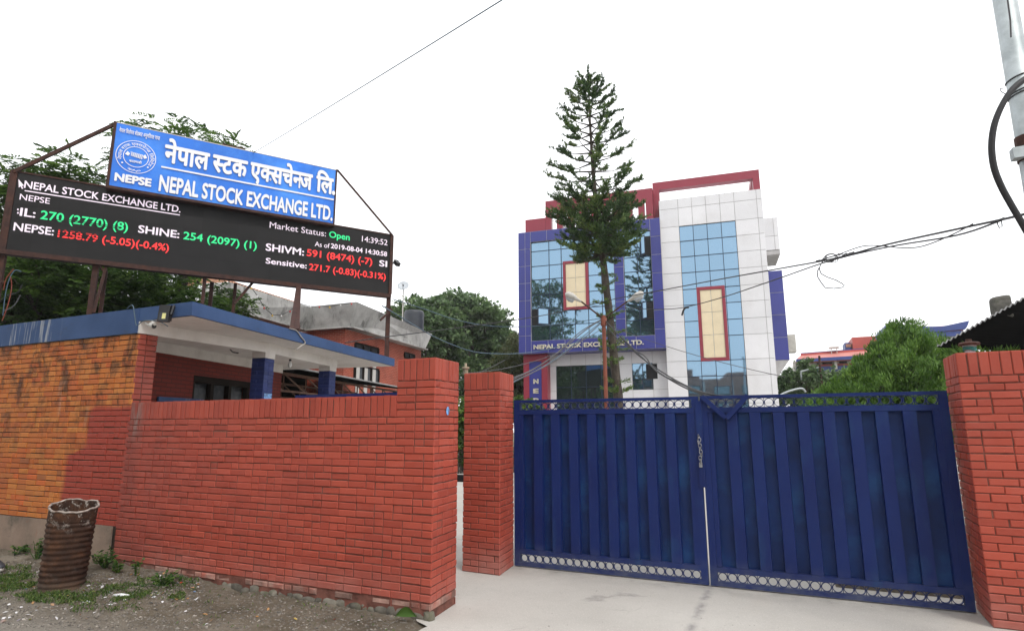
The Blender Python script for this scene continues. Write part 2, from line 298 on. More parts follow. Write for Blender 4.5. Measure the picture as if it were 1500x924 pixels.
# ------------------------------------------------------------------ mesh builder
class MB:
    def __init__(s): s.v = []; s.f = []; s.m = []; s.r = []
    def add(s, verts, faces, mi=0, rnd=None):
        o = len(s.v); s.v.extend([tuple(p) for p in verts])
        r = random.random() if rnd is None else rnd
        for f in faces: s.f.append(tuple(i + o for i in f)); s.m.append(mi); s.r.append(r)
    def hexa(s, p, mi=0, rnd=None):       # p: 4 bottom, 4 top, both counter-clockwise from above
        s.add(p, [(3, 2, 1, 0), (4, 5, 6, 7), (0, 1, 5, 4), (1, 2, 6, 5), (2, 3, 7, 6), (3, 0, 4, 7)], mi, rnd)
    def box(s, a, b, mi=0, rnd=None, fr=None):
        (x0, y0, z0), (x1, y1, z1) = a, b
        if x0 > x1: x0, x1 = x1, x0
        if y0 > y1: y0, y1 = y1, y0
        if z0 > z1: z0, z1 = z1, z0
        p = [(x0, y0, z0), (x1, y0, z0), (x1, y1, z0), (x0, y1, z0), (x0, y0, z1), (x1, y0, z1), (x1, y1, z1), (x0, y1, z1)]
        if fr: p = [fr.pt(*q) for q in p]
        s.hexa(p, mi, rnd)
    def quad(s, a, b, c, d, mi=0, rnd=None): s.add([a, b, c, d], [(0, 1, 2, 3)], mi, rnd)
    def prism(s, poly, z0, z1, mi=0, rnd=None):
        n = len(poly); v = [(p[0], p[1], z0) for p in poly] + [(p[0], p[1], z1) for p in poly]
        f = [tuple(range(n - 1, -1, -1)), tuple(range(n, 2 * n))] + [(i, (i + 1) % n, n + (i + 1) % n, n + i) for i in range(n)]
        s.add(v, f, mi, rnd)
    def tube(s, pts, r, n=8, mi=0, cap=True, rnd=None):
        pts = [Vector(p) for p in pts]; R = r if hasattr(r, '__len__') else [r] * len(pts)
        v = []; N = len(pts); ref = None
        for i, p in enumerate(pts):
            t = (pts[min(i + 1, N - 1)] - pts[max(i - 1, 0)]).normalized()
            if ref is None: ref = t.orthogonal().normalized()
            ref = (ref - t * ref.dot(t)); ref = ref.normalized() if ref.length > 1e-6 else t.orthogonal().normalized()
            b = t.cross(ref)
            for k in range(n):
                a = 2 * math.pi * k / n; v.append(p + (ref * math.cos(a) + b * math.sin(a)) * R[i])
        f = [(i * n + k, i * n + (k + 1) % n, (i + 1) * n + (k + 1) % n, (i + 1) * n + k) for i in range(N - 1) for k in range(n)]
        if cap: f += [tuple(range(n - 1, -1, -1)), tuple(range((N - 1) * n, N * n))]
        s.add(v, f, mi, rnd)
    def bar(s, a, b, w, d=None, mi=0, up=Z3):   # rectangular bar from a to b
        a, b = Vector(a), Vector(b); d = d or w; t = (b - a).normalized()
        x = t.cross(up); x = x.normalized() if x.length > 1e-4 else t.orthogonal().normalized(); y = x.cross(t)
        q = lambda c: [c - x * w / 2 - y * d / 2, c + x * w / 2 - y * d / 2, c + x * w / 2 + y * d / 2, c - x * w / 2 + y * d / 2]
        s.add(q(a) + q(b), [(3, 2, 1, 0), (4, 5, 6, 7), (0, 1, 5, 4), (1, 2, 6, 5), (2, 3, 7, 6), (3, 0, 4, 7)], mi)
    def lathe(s, prof, c, n=20, mi=0, ax=None):
        c = Vector(c); z = Vector(ax).normalized() if ax else Z3; x = z.orthogonal().normalized(); y = z.cross(x)
        v = [c + (x * math.cos(2 * math.pi * k / n) + y * math.sin(2 * math.pi * k / n)) * r + z * h for r, h in prof for k in range(n)]
        N = len(prof)
        f = [(i * n + k, i * n + (k + 1) % n, (i + 1) * n + (k + 1) % n, (i + 1) * n + k) for i in range(N - 1) for k in range(n)]
        f += [tuple(range(n - 1, -1, -1)), tuple(range((N - 1) * n, N * n))]
        s.add(v, f, mi)
    def build(s, name, mats, parent=None, smooth=False, uv=False):
        if not isinstance(mats, (list, tuple)): mats = [mats]
        me = bpy.data.meshes.new(name); base = Vector(parent['_b']) if parent else Vector((0, 0, 0))
        if parent is None and s.v:
            a = np.array(s.v); base = Vector(((a[:, 0].min() + a[:, 0].max()) / 2, (a[:, 1].min() + a[:, 1].max()) / 2, a[:, 2].min()))
        me.from_pydata([(p[0] - base.x, p[1] - base.y, p[2] - base.z) for p in s.v], [], s.f)
        for m in mats: me.materials.append(m)
        me.polygons.foreach_set('material_index', s.m)
        at = me.attributes.new('rnd', 'FLOAT', 'FACE'); at.data.foreach_set('value', s.r)
        if smooth: me.polygons.foreach_set('use_smooth', [True] * len(s.f))
        if uv:
            L = me.uv_layers.new(name='UVMap')
            for p in me.polygons:
                h = Vector((-p.normal.y, p.normal.x, 0)); h = h.normalized() if h.length > .3 else Vector((1, 0, 0))
                for li in p.loop_indices:
                    c = me.vertices[me.loops[li].vertex_index].co; L.data[li].uv = (c.dot(h), c.z if abs(p.normal.z) < .9 else c.y)
        me.update()
        o = bpy.data.objects.new(name, me); COL.objects.link(o); o['_b'] = tuple(base)
        if parent:
            o.parent = parent
        else: o.location = base
        return o
def tag(o, label=None, cat=None, group=None, kind=None):
    if label: o['label'] = label
    if cat: o['category'] = cat
    if group: o['group'] = group
    if kind: o['kind'] = kind
    return o
def thing(name, loc, label, cat, group=None):
    o = bpy.data.objects.new(name, None); COL.objects.link(o); o.location = loc; o['_b'] = tuple(float(c) for c in loc); o.empty_display_size = .2
    return tag(o, label, cat, group)
class Fr:
    """plane frame: u along, d depth away from viewer, z up"""
    def __init__(s, O, ang):
        s.O = Vector((O[0], O[1], 0)); s.U = Vector((math.cos(ang), math.sin(ang), 0)); s.N = Vector((-math.sin(ang), math.cos(ang), 0))
    def pt(s, u, d, z): return s.O + s.U * u + s.N * d + Z3 * z
    def px(s, x, y, d=0):
        q = on_pl(x, y, s.O + s.N * d, s.N); return (q - s.O).dot(s.U), q.z

# ------------------------------------------------------------------ text
_tc = {}
def glyphs(body):
    if body in _tc: return _tc[body]
    c = bpy.data.curves.new('t', 'FONT'); c.body = body; c.size = 1; c.resolution_u = 4
    o = bpy.data.objects.new('t', c); COL.objects.link(o)
    dg = bpy.context.evaluated_depsgraph_get(); me = bpy.data.meshes.new_from_object(o.evaluated_get(dg))
    v = [(p.co.x, p.co.y) for p in me.vertices]; f = [tuple(p.vertices) for p in me.polygons]
    bpy.data.objects.remove(o); bpy.data.curves.remove(c); bpy.data.meshes.remove(me)
    _tc[body] = (v, f); return v, f
def clip_right(v, f, x):
    out_v, out_f = [], []
    for fc in f:
        poly = [v[i] for i in fc]; res = []
        for i, a in enumerate(poly):
            b = poly[(i + 1) % len(poly)]
            if a[0] <= x: res.append(a)
            if (a[0] <= x) != (b[0] <= x):
                t = (x - a[0]) / (b[0] - a[0]); res.append((x, a[1] + t * (b[1] - a[1])))
        if len(res) >= 3:
            o = len(out_v); out_v += res; out_f.append(tuple(range(o, o + len(res))))
    return out_v, out_f
def dev(tokens):
    """lay out Devanagari: consonants, (c, frac) half forms, and vowel signs"""
    V, F, pen = [], [], 0.0
    for t in tokens:
        half = None
        if isinstance(t, tuple): t, half = t
        if t == ' ': pen += .30; continue
        v, f = glyphs(t)
        if not v: continue
        xs = [p[0] for p in v]; x0, x1 = min(xs), max(xs)
        if half: v, f = clip_right(v, f, x0 + (x1 - x0) * half); adv = (x1 - x0) * half
        elif t in 'े्ंुौैो' and t != 'ा': adv = 0; 
        elif t == 'ि': adv = .262
        else: adv = x1 - x0
        off = pen if adv == 0 else pen - (x0 if t != 'ि' else 0)
        if t == 'ो': adv = .26; off = pen
        o = len(V); V += [(p[0] + off, p[1]) for p in v]; F += [tuple(i + o for i in g) for g in f]
        pen += adv
    return V, F
def put_text(mb, geo, fr, d, u0, u1, z0, z1, bold=0.0, mi=0, caph=None, thick=0.0):
    """fit glyph geometry so its width spans u0..u1 and its cap height z0..z1 on the plane of fr"""
    v, f = geo; xs = [p[0] for p in v]; x0, x1 = min(xs), max(xs); ch = caph or .70
    sx = (u1 - u0) / (x1 - x0); sy = (z1 - z0) / ch
    offs = [(0, 0)] + ([(bold * math.cos(a), bold * math.sin(a)) for a in [k * math.pi / 4 for k in range(8)]] if bold else [])
    for i, (ox, oy) in enumerate(offs):
        P = [fr.pt(u0 + (p[0] - x0 + ox) * sx, d - .0004 * i, z0 + (p[1] + oy) * sy) for p in v]
        mb.add(P, f, mi, .5)
        if thick:
            B = {}
            for g in f:
                for a, b in zip(g, g[1:] + g[:1]): B[(a, b)] = B.get((a, b), 0) + 1
            for (a, b) in B:
                if (b, a) not in B: mb.add([P[a], P[b], P[b] + fr.N * thick, P[a] + fr.N * thick], [(0, 3, 2, 1)], 1, .5)
NEPAL = ['न', 'े', 'प', 'ा', 'ल']; STOCK = [('स', .72), 'ट', 'क']; EXCH = ['ए', ('क', .78), 'स', 'च', 'े', ('न', .72), 'ज']

# ------------------------------------------------------------------ brickwork as real bricks
def brickwork(mb, O, P1, z0, z1, mi=0, course=.068, soldier=False, headers=.45, dep=.013, g=.008, ch=.006, rough=.0024, rows=None):
    """bricks on the vertical face from O to P1 (outer plane, seen from the right-hand side when going O->P1 is N)"""
    O, P1 = Vector((O[0], O[1], 0)), Vector((P1[0], P1[1], 0)); W = (P1 - O).length; U = (P1 - O) / W; N = Vector((U.y, -U.x, 0))
    n = max(1, round((z1 - z0) / course)) if not soldier else 1; c = (z1 - z0) / n
    for k in range(n):
        x = 0.0; za = z0 + k * c; first = True
        while x < W - 1e-4:
            if soldier: L = W / max(1, round(W / .078))
            elif first and k % 2: L = .108
            else: L = .108 if random.random() < headers else .216
            first = False
            xb = min(W, x + L)
            if W - xb < .06: xb = W
            o = random.gauss(0, rough); j = lambda s=.0019: random.gauss(0, s)
            xa2, xb2, zA, zB = x + g / 2 + j(), xb - g / 2 + j(), za + g / 2 + j(), za + c - g / 2 + j()
            if x == 0: xa2 = .001
            if xb >= W - 1e-6: xb2 = W - .001
            q = lambda u, z, d: O + U * u + N * d + Z3 * z
            V = [q(xa2, zA, -dep), q(xb2, zA, -dep), q(xb2, zB, -dep), q(xa2, zB, -dep),
                 q(xa2, zA, o - ch), q(xb2, zA, o - ch), q(xb2, zB, o - ch), q(xa2, zB, o - ch),
                 q(xa2 + ch, zA + ch, o), q(xb2 - ch, zA + ch, o + j(.0012)), q(xb2 - ch, zB - ch, o + j(.0012)), q(xa2 + ch, zB - ch, o)]
            F = [(8, 9, 10, 11)]
            for i in range(4):
                a, b = i, (i + 1) % 4; F += [(a, b, 4 + b, 4 + a), (4 + a, 4 + b, 8 + b, 8 + a)]
            mb.add(V, F, mi, random.random()); x = xb
def inset(poly, d):
    n = len(poly); cx = sum(p[0] for p in poly) / n; cy = sum(p[1] for p in poly) / n; out = []
    for p in poly:
        v = Vector((p[0] - cx, p[1] - cy)); out.append((p[0] - math.copysign(d, v.x), p[1] - math.copysign(d, v.y)))
    return out

# =================================================================== SETTING: ground
g = MB(); g.add([(-120, -120, -.03), (120, -120, -.03), (120, 120, -.03), (-120, 120, -.03)], [(0, 1, 2, 3)])
tag(g.build('ground', MT['ground']), kind='structure')
d = MB(); edge = [(-2.93 - .25 * max(0, min(1, (y - 4.70) / .12)) + .05 * noise.noise((0, y * 2.1, 0)) + .03 * noise.noise((3, y * 9, 0)) - max(0, 4.6 - y) * .22, y) for y in np.arange(4.86, -8, -.08)]
poly = [(60, -8.0), (60, 34), (-40, 34), (-40, 5.5), (-3.2, 5.5)] + edge
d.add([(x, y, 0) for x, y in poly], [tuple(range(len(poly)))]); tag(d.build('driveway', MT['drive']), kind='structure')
def soil_h(x, y):
    e = -2.98 - max(0, 4.6 - y) * .22
    t = min(1, max(0, (e - x) / .30)); t = t * t * (3 - 2 * t)
    mound = .075 * math.exp(-((4.83 - y) / .45) ** 2) * min(1, max(0, (-5.3 - x) / 1.2)) + .02 * math.exp(-((x + 7.0) ** 2 + (y - 4.1) ** 2) / .5)
    h = .012 + .022 * noise.fractal((x * 1.3, y * 1.3, 0), 1, 2, 3) + .018 * noise.fractal((x * 7, y * 7, 4), .8, 2, 5) + mound
    return -.03 * (1 - t) + t * max(h, -.012) + .004 * t
so = MB(); xs = np.arange(-12.5, -2.6, .024); ys = np.arange(2.2, 4.86, .024); nx, ny = len(xs), len(ys)
so.v = [(x, y, soil_h(x, y)) for y in ys for x in xs]
so.f = [(j * nx + i, j * nx + i + 1, (j + 1) * nx + i + 1, (j + 1) * nx + i) for j in range(ny - 1) for i in range(nx - 1)]
so.m = [0] * len(so.f); so.r = [.5] * len(so.f)
tag(so.build('soil_verge', MT['soil'], smooth=True), kind='structure')
ro = MB(); ro.box((-40, -8, -.02), (-2.9, 2.25, .004)); tag(ro.build('road', MT['soil']), kind='structure')

# =================================================================== boundary wall and gate pillars
YW = 4.83; WE = (-2.985, YW); WB = (-3.03, 5.36); XP = -3.42; TOPW, TOPP = 1.985, 2.335
bw = thing('boundary_wall', (-5.2, YW, 0), 'long low red painted brick wall with a taller end pillar, in front of the guard house', 'wall')
def core(poly, z0, z1, parent, mat='mortar', name='mortar_core', d=.009):
    m = MB(); m.prism(inset(poly, d), z0, z1 - .006); return m.build(name, MT[mat], parent)
m = MB(); brickwork(m, (-7.42, YW), WE, .142, 1.775); brickwork(m, WE, WB, .142, 1.775)
o = m.build('brick_face', MT['brick'], bw)
core([(-7.42, YW), WE, WB, (XP - .02, 5.36), (XP - .02, 5.06), (-7.42, 5.06)], 0, 1.785, bw)
m = MB(); brickwork(m, (-7.42, YW), (XP, YW), 1.775, TOPW, soldier=True); brickwork(m, (XP, 5.06), (-7.42, 5.06), 1.775, TOPW, soldier=True)
for x in np.arange(-7.42, XP - .03, .0785): m.box((x + .004, YW + .002, TOPW - .03), (x + .0745, 5.058, TOPW + random.gauss(0, .002)))
m.build('coping', MT['brick'], bw); core([(-7.41, YW), (XP, YW), (XP, 5.06), (-7.41, 5.06)], 1.775, TOPW - .02, bw, d=.012)
def pillar_cap(parent, P, ztop, sold=.215):
    m = MB(); n = len(P)
    for i in range(n): brickwork(m, P[i], P[(i + 1) % n], ztop - sold, ztop, soldier=True)
    m.prism(inset(P, .006), ztop - .02, ztop - .001); m.build('coping', MT['brick'], parent)
PP = [(XP, YW + .001), WE, WB, (XP, 5.36)]
m = MB()
for i in range(4): brickwork(m, PP[i], PP[(i + 1) % 4], 1.775 if i < 2 else 0, TOPP - .215)
m.build('end_pillar', MT['brick'], bw); core(PP, 1.6, TOPP, bw); pillar_cap(bw, PP, TOPP)
# footing: a course of bare pink bricks on rounded stones
m = MB(); brickwork(m, (-7.2, YW + .004), WE, .072, .140, rough=.006, g=.012, ch=.010); brickwork(m, WE, WB, .072, .140, rough=.003)
m.build('footing_course', MT['palebrick'], bw)
m = MB(); x = -7.2
def stone(mb, c, sx, sy, sz):
    n, v = 8, []
    for i, (rr, h) in enumerate([(.55, -1), (.95, -.5), (1, .1), (.85, .7), (.3, 1)]):
        for k in range(n):
            a = 2 * math.pi * k / n + .3; q = rr * (1 + random.gauss(0, .14)); v.append((c[0] + sx * q * math.copysign(abs(math.cos(a)) ** .6, math.cos(a)), c[1] + sy * q * math.copysign(abs(math.sin(a)) ** .6, math.sin(a)), c[2] + sz * h))
    f = [(i * n + k, i * n + (k + 1) % n, (i + 1) * n + (k + 1) % n, (i + 1) * n + k) for i in range(4) for k in range(n)] + [tuple(range(4 * n, 5 * n))]
    mb.add(v, f)
while x < -3.02:
    w = random.uniform(.07, .19); stone(m, (x + w / 2, YW + .028 + random.gauss(0, .008), .014 + random.gauss(0, .010)), w * .54, .040 + random.gauss(0, .006), .052 + random.gauss(0, .008)); x += w * .96
m.build('footing_stones', MT['stone'], bw, smooth=True)
def plate_px(mb, x0, y0, x1, y1, fr, d, mi=0):
    u0, z0 = fr.px(x0, y1, d); u1, z1 = fr.px(x1, y0, d); mb.quad(fr.pt(u0, d, z0), fr.pt(u1, d, z0), fr.pt(u1, d, z1), fr.pt(u0, d, z1), mi)
frE = Fr(WE, math.atan2(WB[1] - WE[1], WB[0] - WE[0]))
MT['sticker'] = simple('blue_white_sticker', (.16, .32, .60), .4, var=.7, scale=22)
m = MB(); c0 = frE.px(655.5, 602); m.add([frE.pt(c0[0] + .033 * math.cos(a), -.004, c0[1] + .046 * math.sin(a) * (1 if math.sin(a) > 0 else .85)) for a in [k * math.pi / 8 for k in range(16)]], [tuple(range(16))])
m.build('sticker', MT['sticker'], bw)

def gate_pillar(label, P, z1=TOPP):
    c = (sum(p[0] for p in P) / 4, sum(p[1] for p in P) / 4, 0); t = thing('gate_pillar', c, label, 'pillar', 'brick gate pillars')
    m = MB()
    for i in range(4): brickwork(m, P[i], P[(i + 1) % 4], .0, z1 - .215, headers=.08)
    m.build('brick_face', MT['brick'], t); core(P, 0, z1, t); pillar_cap(t, P, z1); return t
p1 = gate_pillar('slim red brick gate pillar between the wall end and the blue gate', [(-3.615, 6.535), (-3.109, 6.508), (-3.165, 7.03), (-3.66, 7.06)])
p2 = gate_pillar('red brick gate pillar holding the far right end of the blue gate', [(1.472, 6.604), (2.03, 6.59), (2.05, 7.15), (1.487, 7.165)])
c = on_y(682, 545, 6.72); m = MB(); m.lathe([(.034, 0), (.034, .075), (.05, .08), (.05, .10), (.018, .105), (.015, .15)], (c.x, c.y, TOPP - .002), 12); MT['stub'] = simple('grimy_beige_lamp_stub', (.28, .24, .17), .7, var=.4, scale=14); m.build('lamp_stub', MT['stub'], p1)
c = on_y(1421, 515, 6.86); m = MB(); m.lathe([(.042, 0), (.040, .05), (.04, .075), (.055, .08), (.055, .09)], (c.x, c.y, TOPP - .002), 12)
m.build('lamp_base', MT['dish'], p2)
m = MB(); m.lathe([(.085, 0), (.09, .018), (.075, .03), (.028, .038), (.025, .06)], (c.x, c.y, TOPP + .088), 10); m.build('rusty_flange', MT['rust'], p2)
m = MB()
for r in range(3): m.tube([(c.x + .050 * math.cos(a), c.y + .050 * math.sin(a), TOPP + .045 + .013 * r + .008 * math.sin(a * 2)) for a in np.linspace(0, 6.3, 18)], .005, 5)
MT['tealcord'] = simple('teal_cord', (.03, .26, .24), .6); m.build('cord', MT['tealcord'], p2)

# =================================================================== blue double gate
frG = Fr((0, 7.0), 0)
def gate_leaf(label, x0, x1, zb, zt, brace):
    t = thing('gate_leaf', ((x0 + x1) / 2, 7.0, 0), label, 'gate', 'leaves of the blue double gate')
    W = x1 - x0; st = .075
    f = MB(); G = lambda a, b, c, d_, e, h: f.box((a, 7.0 + c, e), (b, 7.0 + d_, h))
    G(x0, x0 + st, 0, .06, zb, zt); G(x1 - st, x1, 0, .06, zb, zt)                       # stiles
    G(x0 + st, x1 - st, .002, .058, zt - .036, zt - .001); G(x0 + st, x1 - st, .002, .058, 1.825, 1.882)
    G(x0 + st, x1 - st, .002, .058, .150, .205); G(x0 + st, x1 - st, .002, .058, zb + .001, .058)
    f.build('frame', MT['gate'], t)
    s = MB(); s.box((x0 + st, 7.058, .20), (x1 - st, 7.062, 1.83)); s.build('sheet', MT['gatesheet'], t)
    s = MB(); n = 9; pw = (W - 2 * st - .03) / n; a = x0 + st - .02
    s.box((x0 + st + .001, 7.008, .207), (x0 + st + .05, 7.057, 1.823))
    for k in range(1, n + 1):                                                             # raised vertical ribs
        c = x0 + st + .015 + k * pw; hw = .062 if k < n else .05
        s.hexa([(c - hw, 7.057, .207), (c - hw + .006, 7.004, .207), (c + hw - .006, 7.004, .207), (c + hw, 7.057, .207)] + [(c - hw, 7.057, 1.823), (c - hw + .006, 7.004, 1.823), (c + hw - .006, 7.004, 1.823), (c + hw, 7.057, 1.823)])
    s.build('rib', MT['gate'], t); 
    for nm, z0, z1 in (('top_ring_band', 1.882, zt - .036), ('bottom_ring_band', .058, .150)):
        b = MB(); h = z1 - z0; n = max(1, round((W - 2 * st) / (h * 1.06))); pw = (W - 2 * st) / n
        for k in range(n):
            cx = x0 + st + (k + .5) * pw; cz = (z0 + z1) / 2; ro_ = h / 2; ri = ro_ - .007; v = []; q = 18
            for dd in (7.018, 7.042):
                for r in (ro_, ri):
                    v += [(cx + r * math.cos(2 * math.pi * i / q), dd, cz + r * math.sin(2 * math.pi * i / q)) for i in range(q)]
            F = []
            for i in range(q):
                j = (i + 1) % q
                F += [(i, j, q + j, q + i), (2 * q + i, 3 * q + i, 3 * q + j, 2 * q + j), (i, 2 * q + i, 2 * q + j, j), (q + i, q + j, 3 * q + j, 3 * q + i)]
            b.add(v, F)
            if k: b.box((cx - pw / 2 - .003, 7.027, z0), (cx - pw / 2 + .003, 7.033, z1))
        b.build(nm, MT['gate'], t)
    if not brace:
        b = MB(); b.box((x1 - .035, 6.984, 1.02), (x1 + .034, 6.999, zt - .05)); b.build('meeting_strip', MT['gate'], t)
    if brace:
        b = MB(); b.bar((x0 + .03, 6.978, zt - .01), (-.584, 6.978, 1.765), .05, .045, up=Vector((0, 1, 0))); b.bar((-.575, 6.974, 1.76), (-.345, 6.974, zt - .005), .05, .045, up=Vector((0, 1, 0)))
        b.build('v_brace', MT['gate'], t)
    return t
gl = gate_leaf('left leaf of the navy blue sheet metal gate, hung on the slim pillar', -3.145, -.872, .012, 2.008, False)
gr = gate_leaf('right leaf of the navy blue sheet metal gate with a V brace on top', -.852, 1.452, .012, 2.012, True)
m = MB()
for k in range(9):
    z = 1.30 + .033 * k; c = (-.872 + random.gauss(0, .012), 6.972 + random.gauss(0, .004), z)
    m.tube([(c[0] + .016 * math.cos(a) * (1 if k % 2 else .4), c[1] + (.004 if k % 2 else .012) * math.sin(2 * a + k), c[2] + .024 * math.sin(a)) for a in np.linspace(0, 2 * math.pi, 11)], .0045, 5)
m.box((-.895, 6.958, 1.235), (-.862, 6.976, 1.285))
tag(m.build('gate_chain', MT['chain']), 'worn steel chain and padlock hanging where the two blue leaves meet', 'chain')
# open wicket gate leaf folded behind the wall, and its bolt across the footway
t = thing('side_gate_leaf', (-4.4, 5.2, 0), 'plain blue wicket gate swung open behind the low red wall', 'gate')
m = MB()
for a, b in (((-5.05, 1.995), (-3.52, 2.035)), ((-5.05, .05), (-3.52, .09))): m.box((a[0], 5.17, a[1]), (b[0], 5.21, b[1]))
m.box((-5.05, 5.17, .09), (-5.01, 5.21, 1.995)); m.box((-3.56, 5.17, .09), (-3.52, 5.21, 1.995)); m.build('frame', MT['gate'], t)
m = MB(); m.box((-5.01, 5.188, .09), (-3.56, 5.192, 1.995)); m.build('sheet', MT['gate'], t)
q0 = on_y(672, 700, 7.9); m = MB(); m.bar((q0.x - .7, 7.9, q0.z), (q0.x + .6, 7.9, q0.z), .05, .10); m.bar((q0.x - .66, 7.9, 0), (q0.x - .66, 7.9, q0.z + .04), .05); m.bar((q0.x + .56, 7.9, 0), (q0.x + .56, 7.9, q0.z + .04), .05)
tag(m.build('barrier_rail', MT['blackplastic']), 'low black rail glimpsed through the gap beside the slim pillar', 'barrier')

# =================================================================== guard house
gh = thing('guard_house', (-9.0, 7.5, 0), 'single storey guard house with orange brick side wall and blue edged flat roof', 'building')
XC = -7.385; PT = 2.855
m = MB(); brickwork(m, (-13.5, YW), (XC, YW), .51, PT, headers=.42); m.build('side_wall', MT['obrick'], gh)
core([(-13.5, YW), (XC, YW), (XC, 5.08), (-13.5, 5.08)], 0, PT, gh, 'omortar', 'side_wall_core', .010)
m = MB(); brickwork(m, (XC, YW), (XC, 5.085), 1.95, PT, headers=.9); m.build('end_pier', MT['brick'], gh)
m = MB(); m.hexa([(-13.5, YW - .035, -.02), (-7.44, YW - .035, -.02), (-7.44, YW - .013, -.02), (-13.5, YW - .013, -.02), (-13.5, YW - .030, .505), (-7.45, YW - .030, .515), (-7.45, YW - .013, .515), (-13.5, YW - .013, .505)])
m.build('plinth', MT['plaster'], gh)
RA, RB = Vector((-6.43, 4.815)), Vector((-7.96, 11.12)); RC, RD = (-12.5, 10.5), (-13.6, 4.815)
ZB, ZT = 3.012, 3.180
m = MB(); nseg = 14
m.prism([RA + (RB - RA) * (i / nseg) for i in range(nseg + 1)] + [RC, RD], ZB, ZT); m.build('roof_slab', MT['fascia'], gh)
m = MB(); ins = .03
m.add([(-7.36, 4.84, ZB - .004), (RA.x - ins, RA.y + ins, ZB - .004), (RB.x - ins, RB.y - ins, ZB - .004), (RC[0], RC[1] - ins, ZB - .004), (-13.4, 4.84, ZB - .004)], [(4, 3, 2, 1, 0)])
m.build('soffit', MT['white'], gh)
m = MB(); m.box((-13.6, 4.806, PT + .004), (XC - .02, 4.84, ZT - .002)); m.build('fascia', MT['fascia'], gh)
m = MB(); m.box((-13.5, 4.842, PT + .003), (XC - .005, 5.08, ZB - .005)); m.box((XC - .019, 4.82, PT + .002), (XC + .003, 5.084, ZB - .006)); m.build('wall_beam', MT['white'], gh)
# porch beam and two square columns
BA = Vector((-7.40, 5.084)); K1 = Vector((-7.505, 6.988)); K2 = Vector((-8.166, 9.244)); BE = Vector((-8.25, 9.55))
def strip(mb, pts, w, z0, z1):
    for a, b in zip(pts, pts[1:]):
        d_ = (b - a).normalized(); n_ = Vector((-d_.y, d_.x)) * w
        mb.prism([a, b, b + n_, a + n_], z0, z1)
mid = BA + (BE - BA) * .5 + Vector((.17, 0))
m = MB(); strip(m, [BA, K1 + Vector((.012, 0)), K2 + Vector((.012, 0)), BE], .22, PT, ZB - .006); m.build('porch_beam', MT['white'], gh)
for K in (K1, K2):
    e = Vector((-.236, .972)); n_ = Vector((-.972, -.236)); w, l = .235, .26
    Q = [K, K + e * l, K + e * l + n_ * w, K + n_ * w]; o = MB(); o.prism(inset(Q, .006), 0, 2.76)
    for i in range(4): brickwork(o, Q[(4 - i) % 4] if False else Q[i], Q[(i + 1) % 4], 0, 2.765, headers=.2)
    o.build('column', MT['bluecol'], gh)
    o = MB(); o.prism([K + Vector((.006, -.006)), K + e * l + Vector((.006, .004)), K + e * l + n_ * w, K + n_ * w + Vector((0, -.006))], 2.766, PT + .002); o.build('column_capital', MT['white'], gh)
m = MB(); c = on_pl(391.5, 579, (K1.x, K1.y, 0), Vector((.972, .236, 0))); e3 = Vector((-.236, .972, 0)); n3 = Vector((.972, .236, 0)) * .006
m.quad(c - e3 * .09 + n3 - Z3 * .1, c + e3 * .12 + n3 - Z3 * .1, c + e3 * .12 + n3 + Z3 * .03, c - e3 * .09 + n3 + Z3 * .03); m.build('sticker', MT['sticker'], gh)
# recessed office wall with window
WA, WBk = Vector((-8.60, 5.09)), Vector((-10.05, 9.85)); aw = math.atan2(WBk.y - WA.y, WBk.x - WA.x); frW = Fr(WA, aw)   # depth axis points inwards
LW = (WBk - WA).length
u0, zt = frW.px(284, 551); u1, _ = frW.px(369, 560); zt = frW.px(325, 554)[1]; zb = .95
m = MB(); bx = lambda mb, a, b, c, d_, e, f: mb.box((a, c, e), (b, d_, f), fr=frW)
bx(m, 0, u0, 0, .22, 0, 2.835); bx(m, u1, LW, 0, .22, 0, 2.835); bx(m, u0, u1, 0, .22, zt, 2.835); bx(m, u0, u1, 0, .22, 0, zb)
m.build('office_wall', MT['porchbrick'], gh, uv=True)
m = MB(); bx(m, 0, LW + .02, -.012, .2, 2.838, ZB - .006); m.build('office_beam', MT['white'], gh)
m = MB(); w = u1 - u0
for a in (0, .31, .62, .97): bx(m, u0 + a * w * .97, u0 + a * w * .97 + .09, .03, .12, zb, zt)
bx(m, u0, u1, .025, .125, zt - .12, zt - .001); bx(m, u0, u1, .025, .125, zb + .001, zb + .1); win = m.build('window', MT['windowframe'], gh)
m = MB()
for k in range(40):
    a = u0 + .36 * w + k * w * .6 / 40 * .55; m.quad(frW.pt(a, .14 + .02 * (k % 2), zb), frW.pt(a + w * .6 / 40 * .55, .14 + .02 * ((k + 1) % 2), zb), frW.pt(a + w * .6 / 40 * .55, .14 + .02 * ((k + 1) % 2), zt), frW.pt(a, .14 + .02 * (k % 2), zt), rnd=.5)
for a, b in ((.03, .3), (.72, .93)): m.quad(frW.pt(u0 + a * w, .13, zb), frW.pt(u0 + b * w, .13, zb), frW.pt(u0 + b * w, .13, zt - .2), frW.pt(u0 + a * w, .13, zt - .2))
m.quad(frW.pt(u0, .2, zb), frW.pt(u1, .2, zb), frW.pt(u1, .2, zt), frW.pt(u0, .2, zt)); m.build('curtain', MT['curtain'], win)
m = MB(); c = frW.px(252, 582); bx(m, c[0] - .35, c[0] + .75, -.04, -.01, 1.6, c[1]); m.build('notice_board', MT['fascia'], gh)

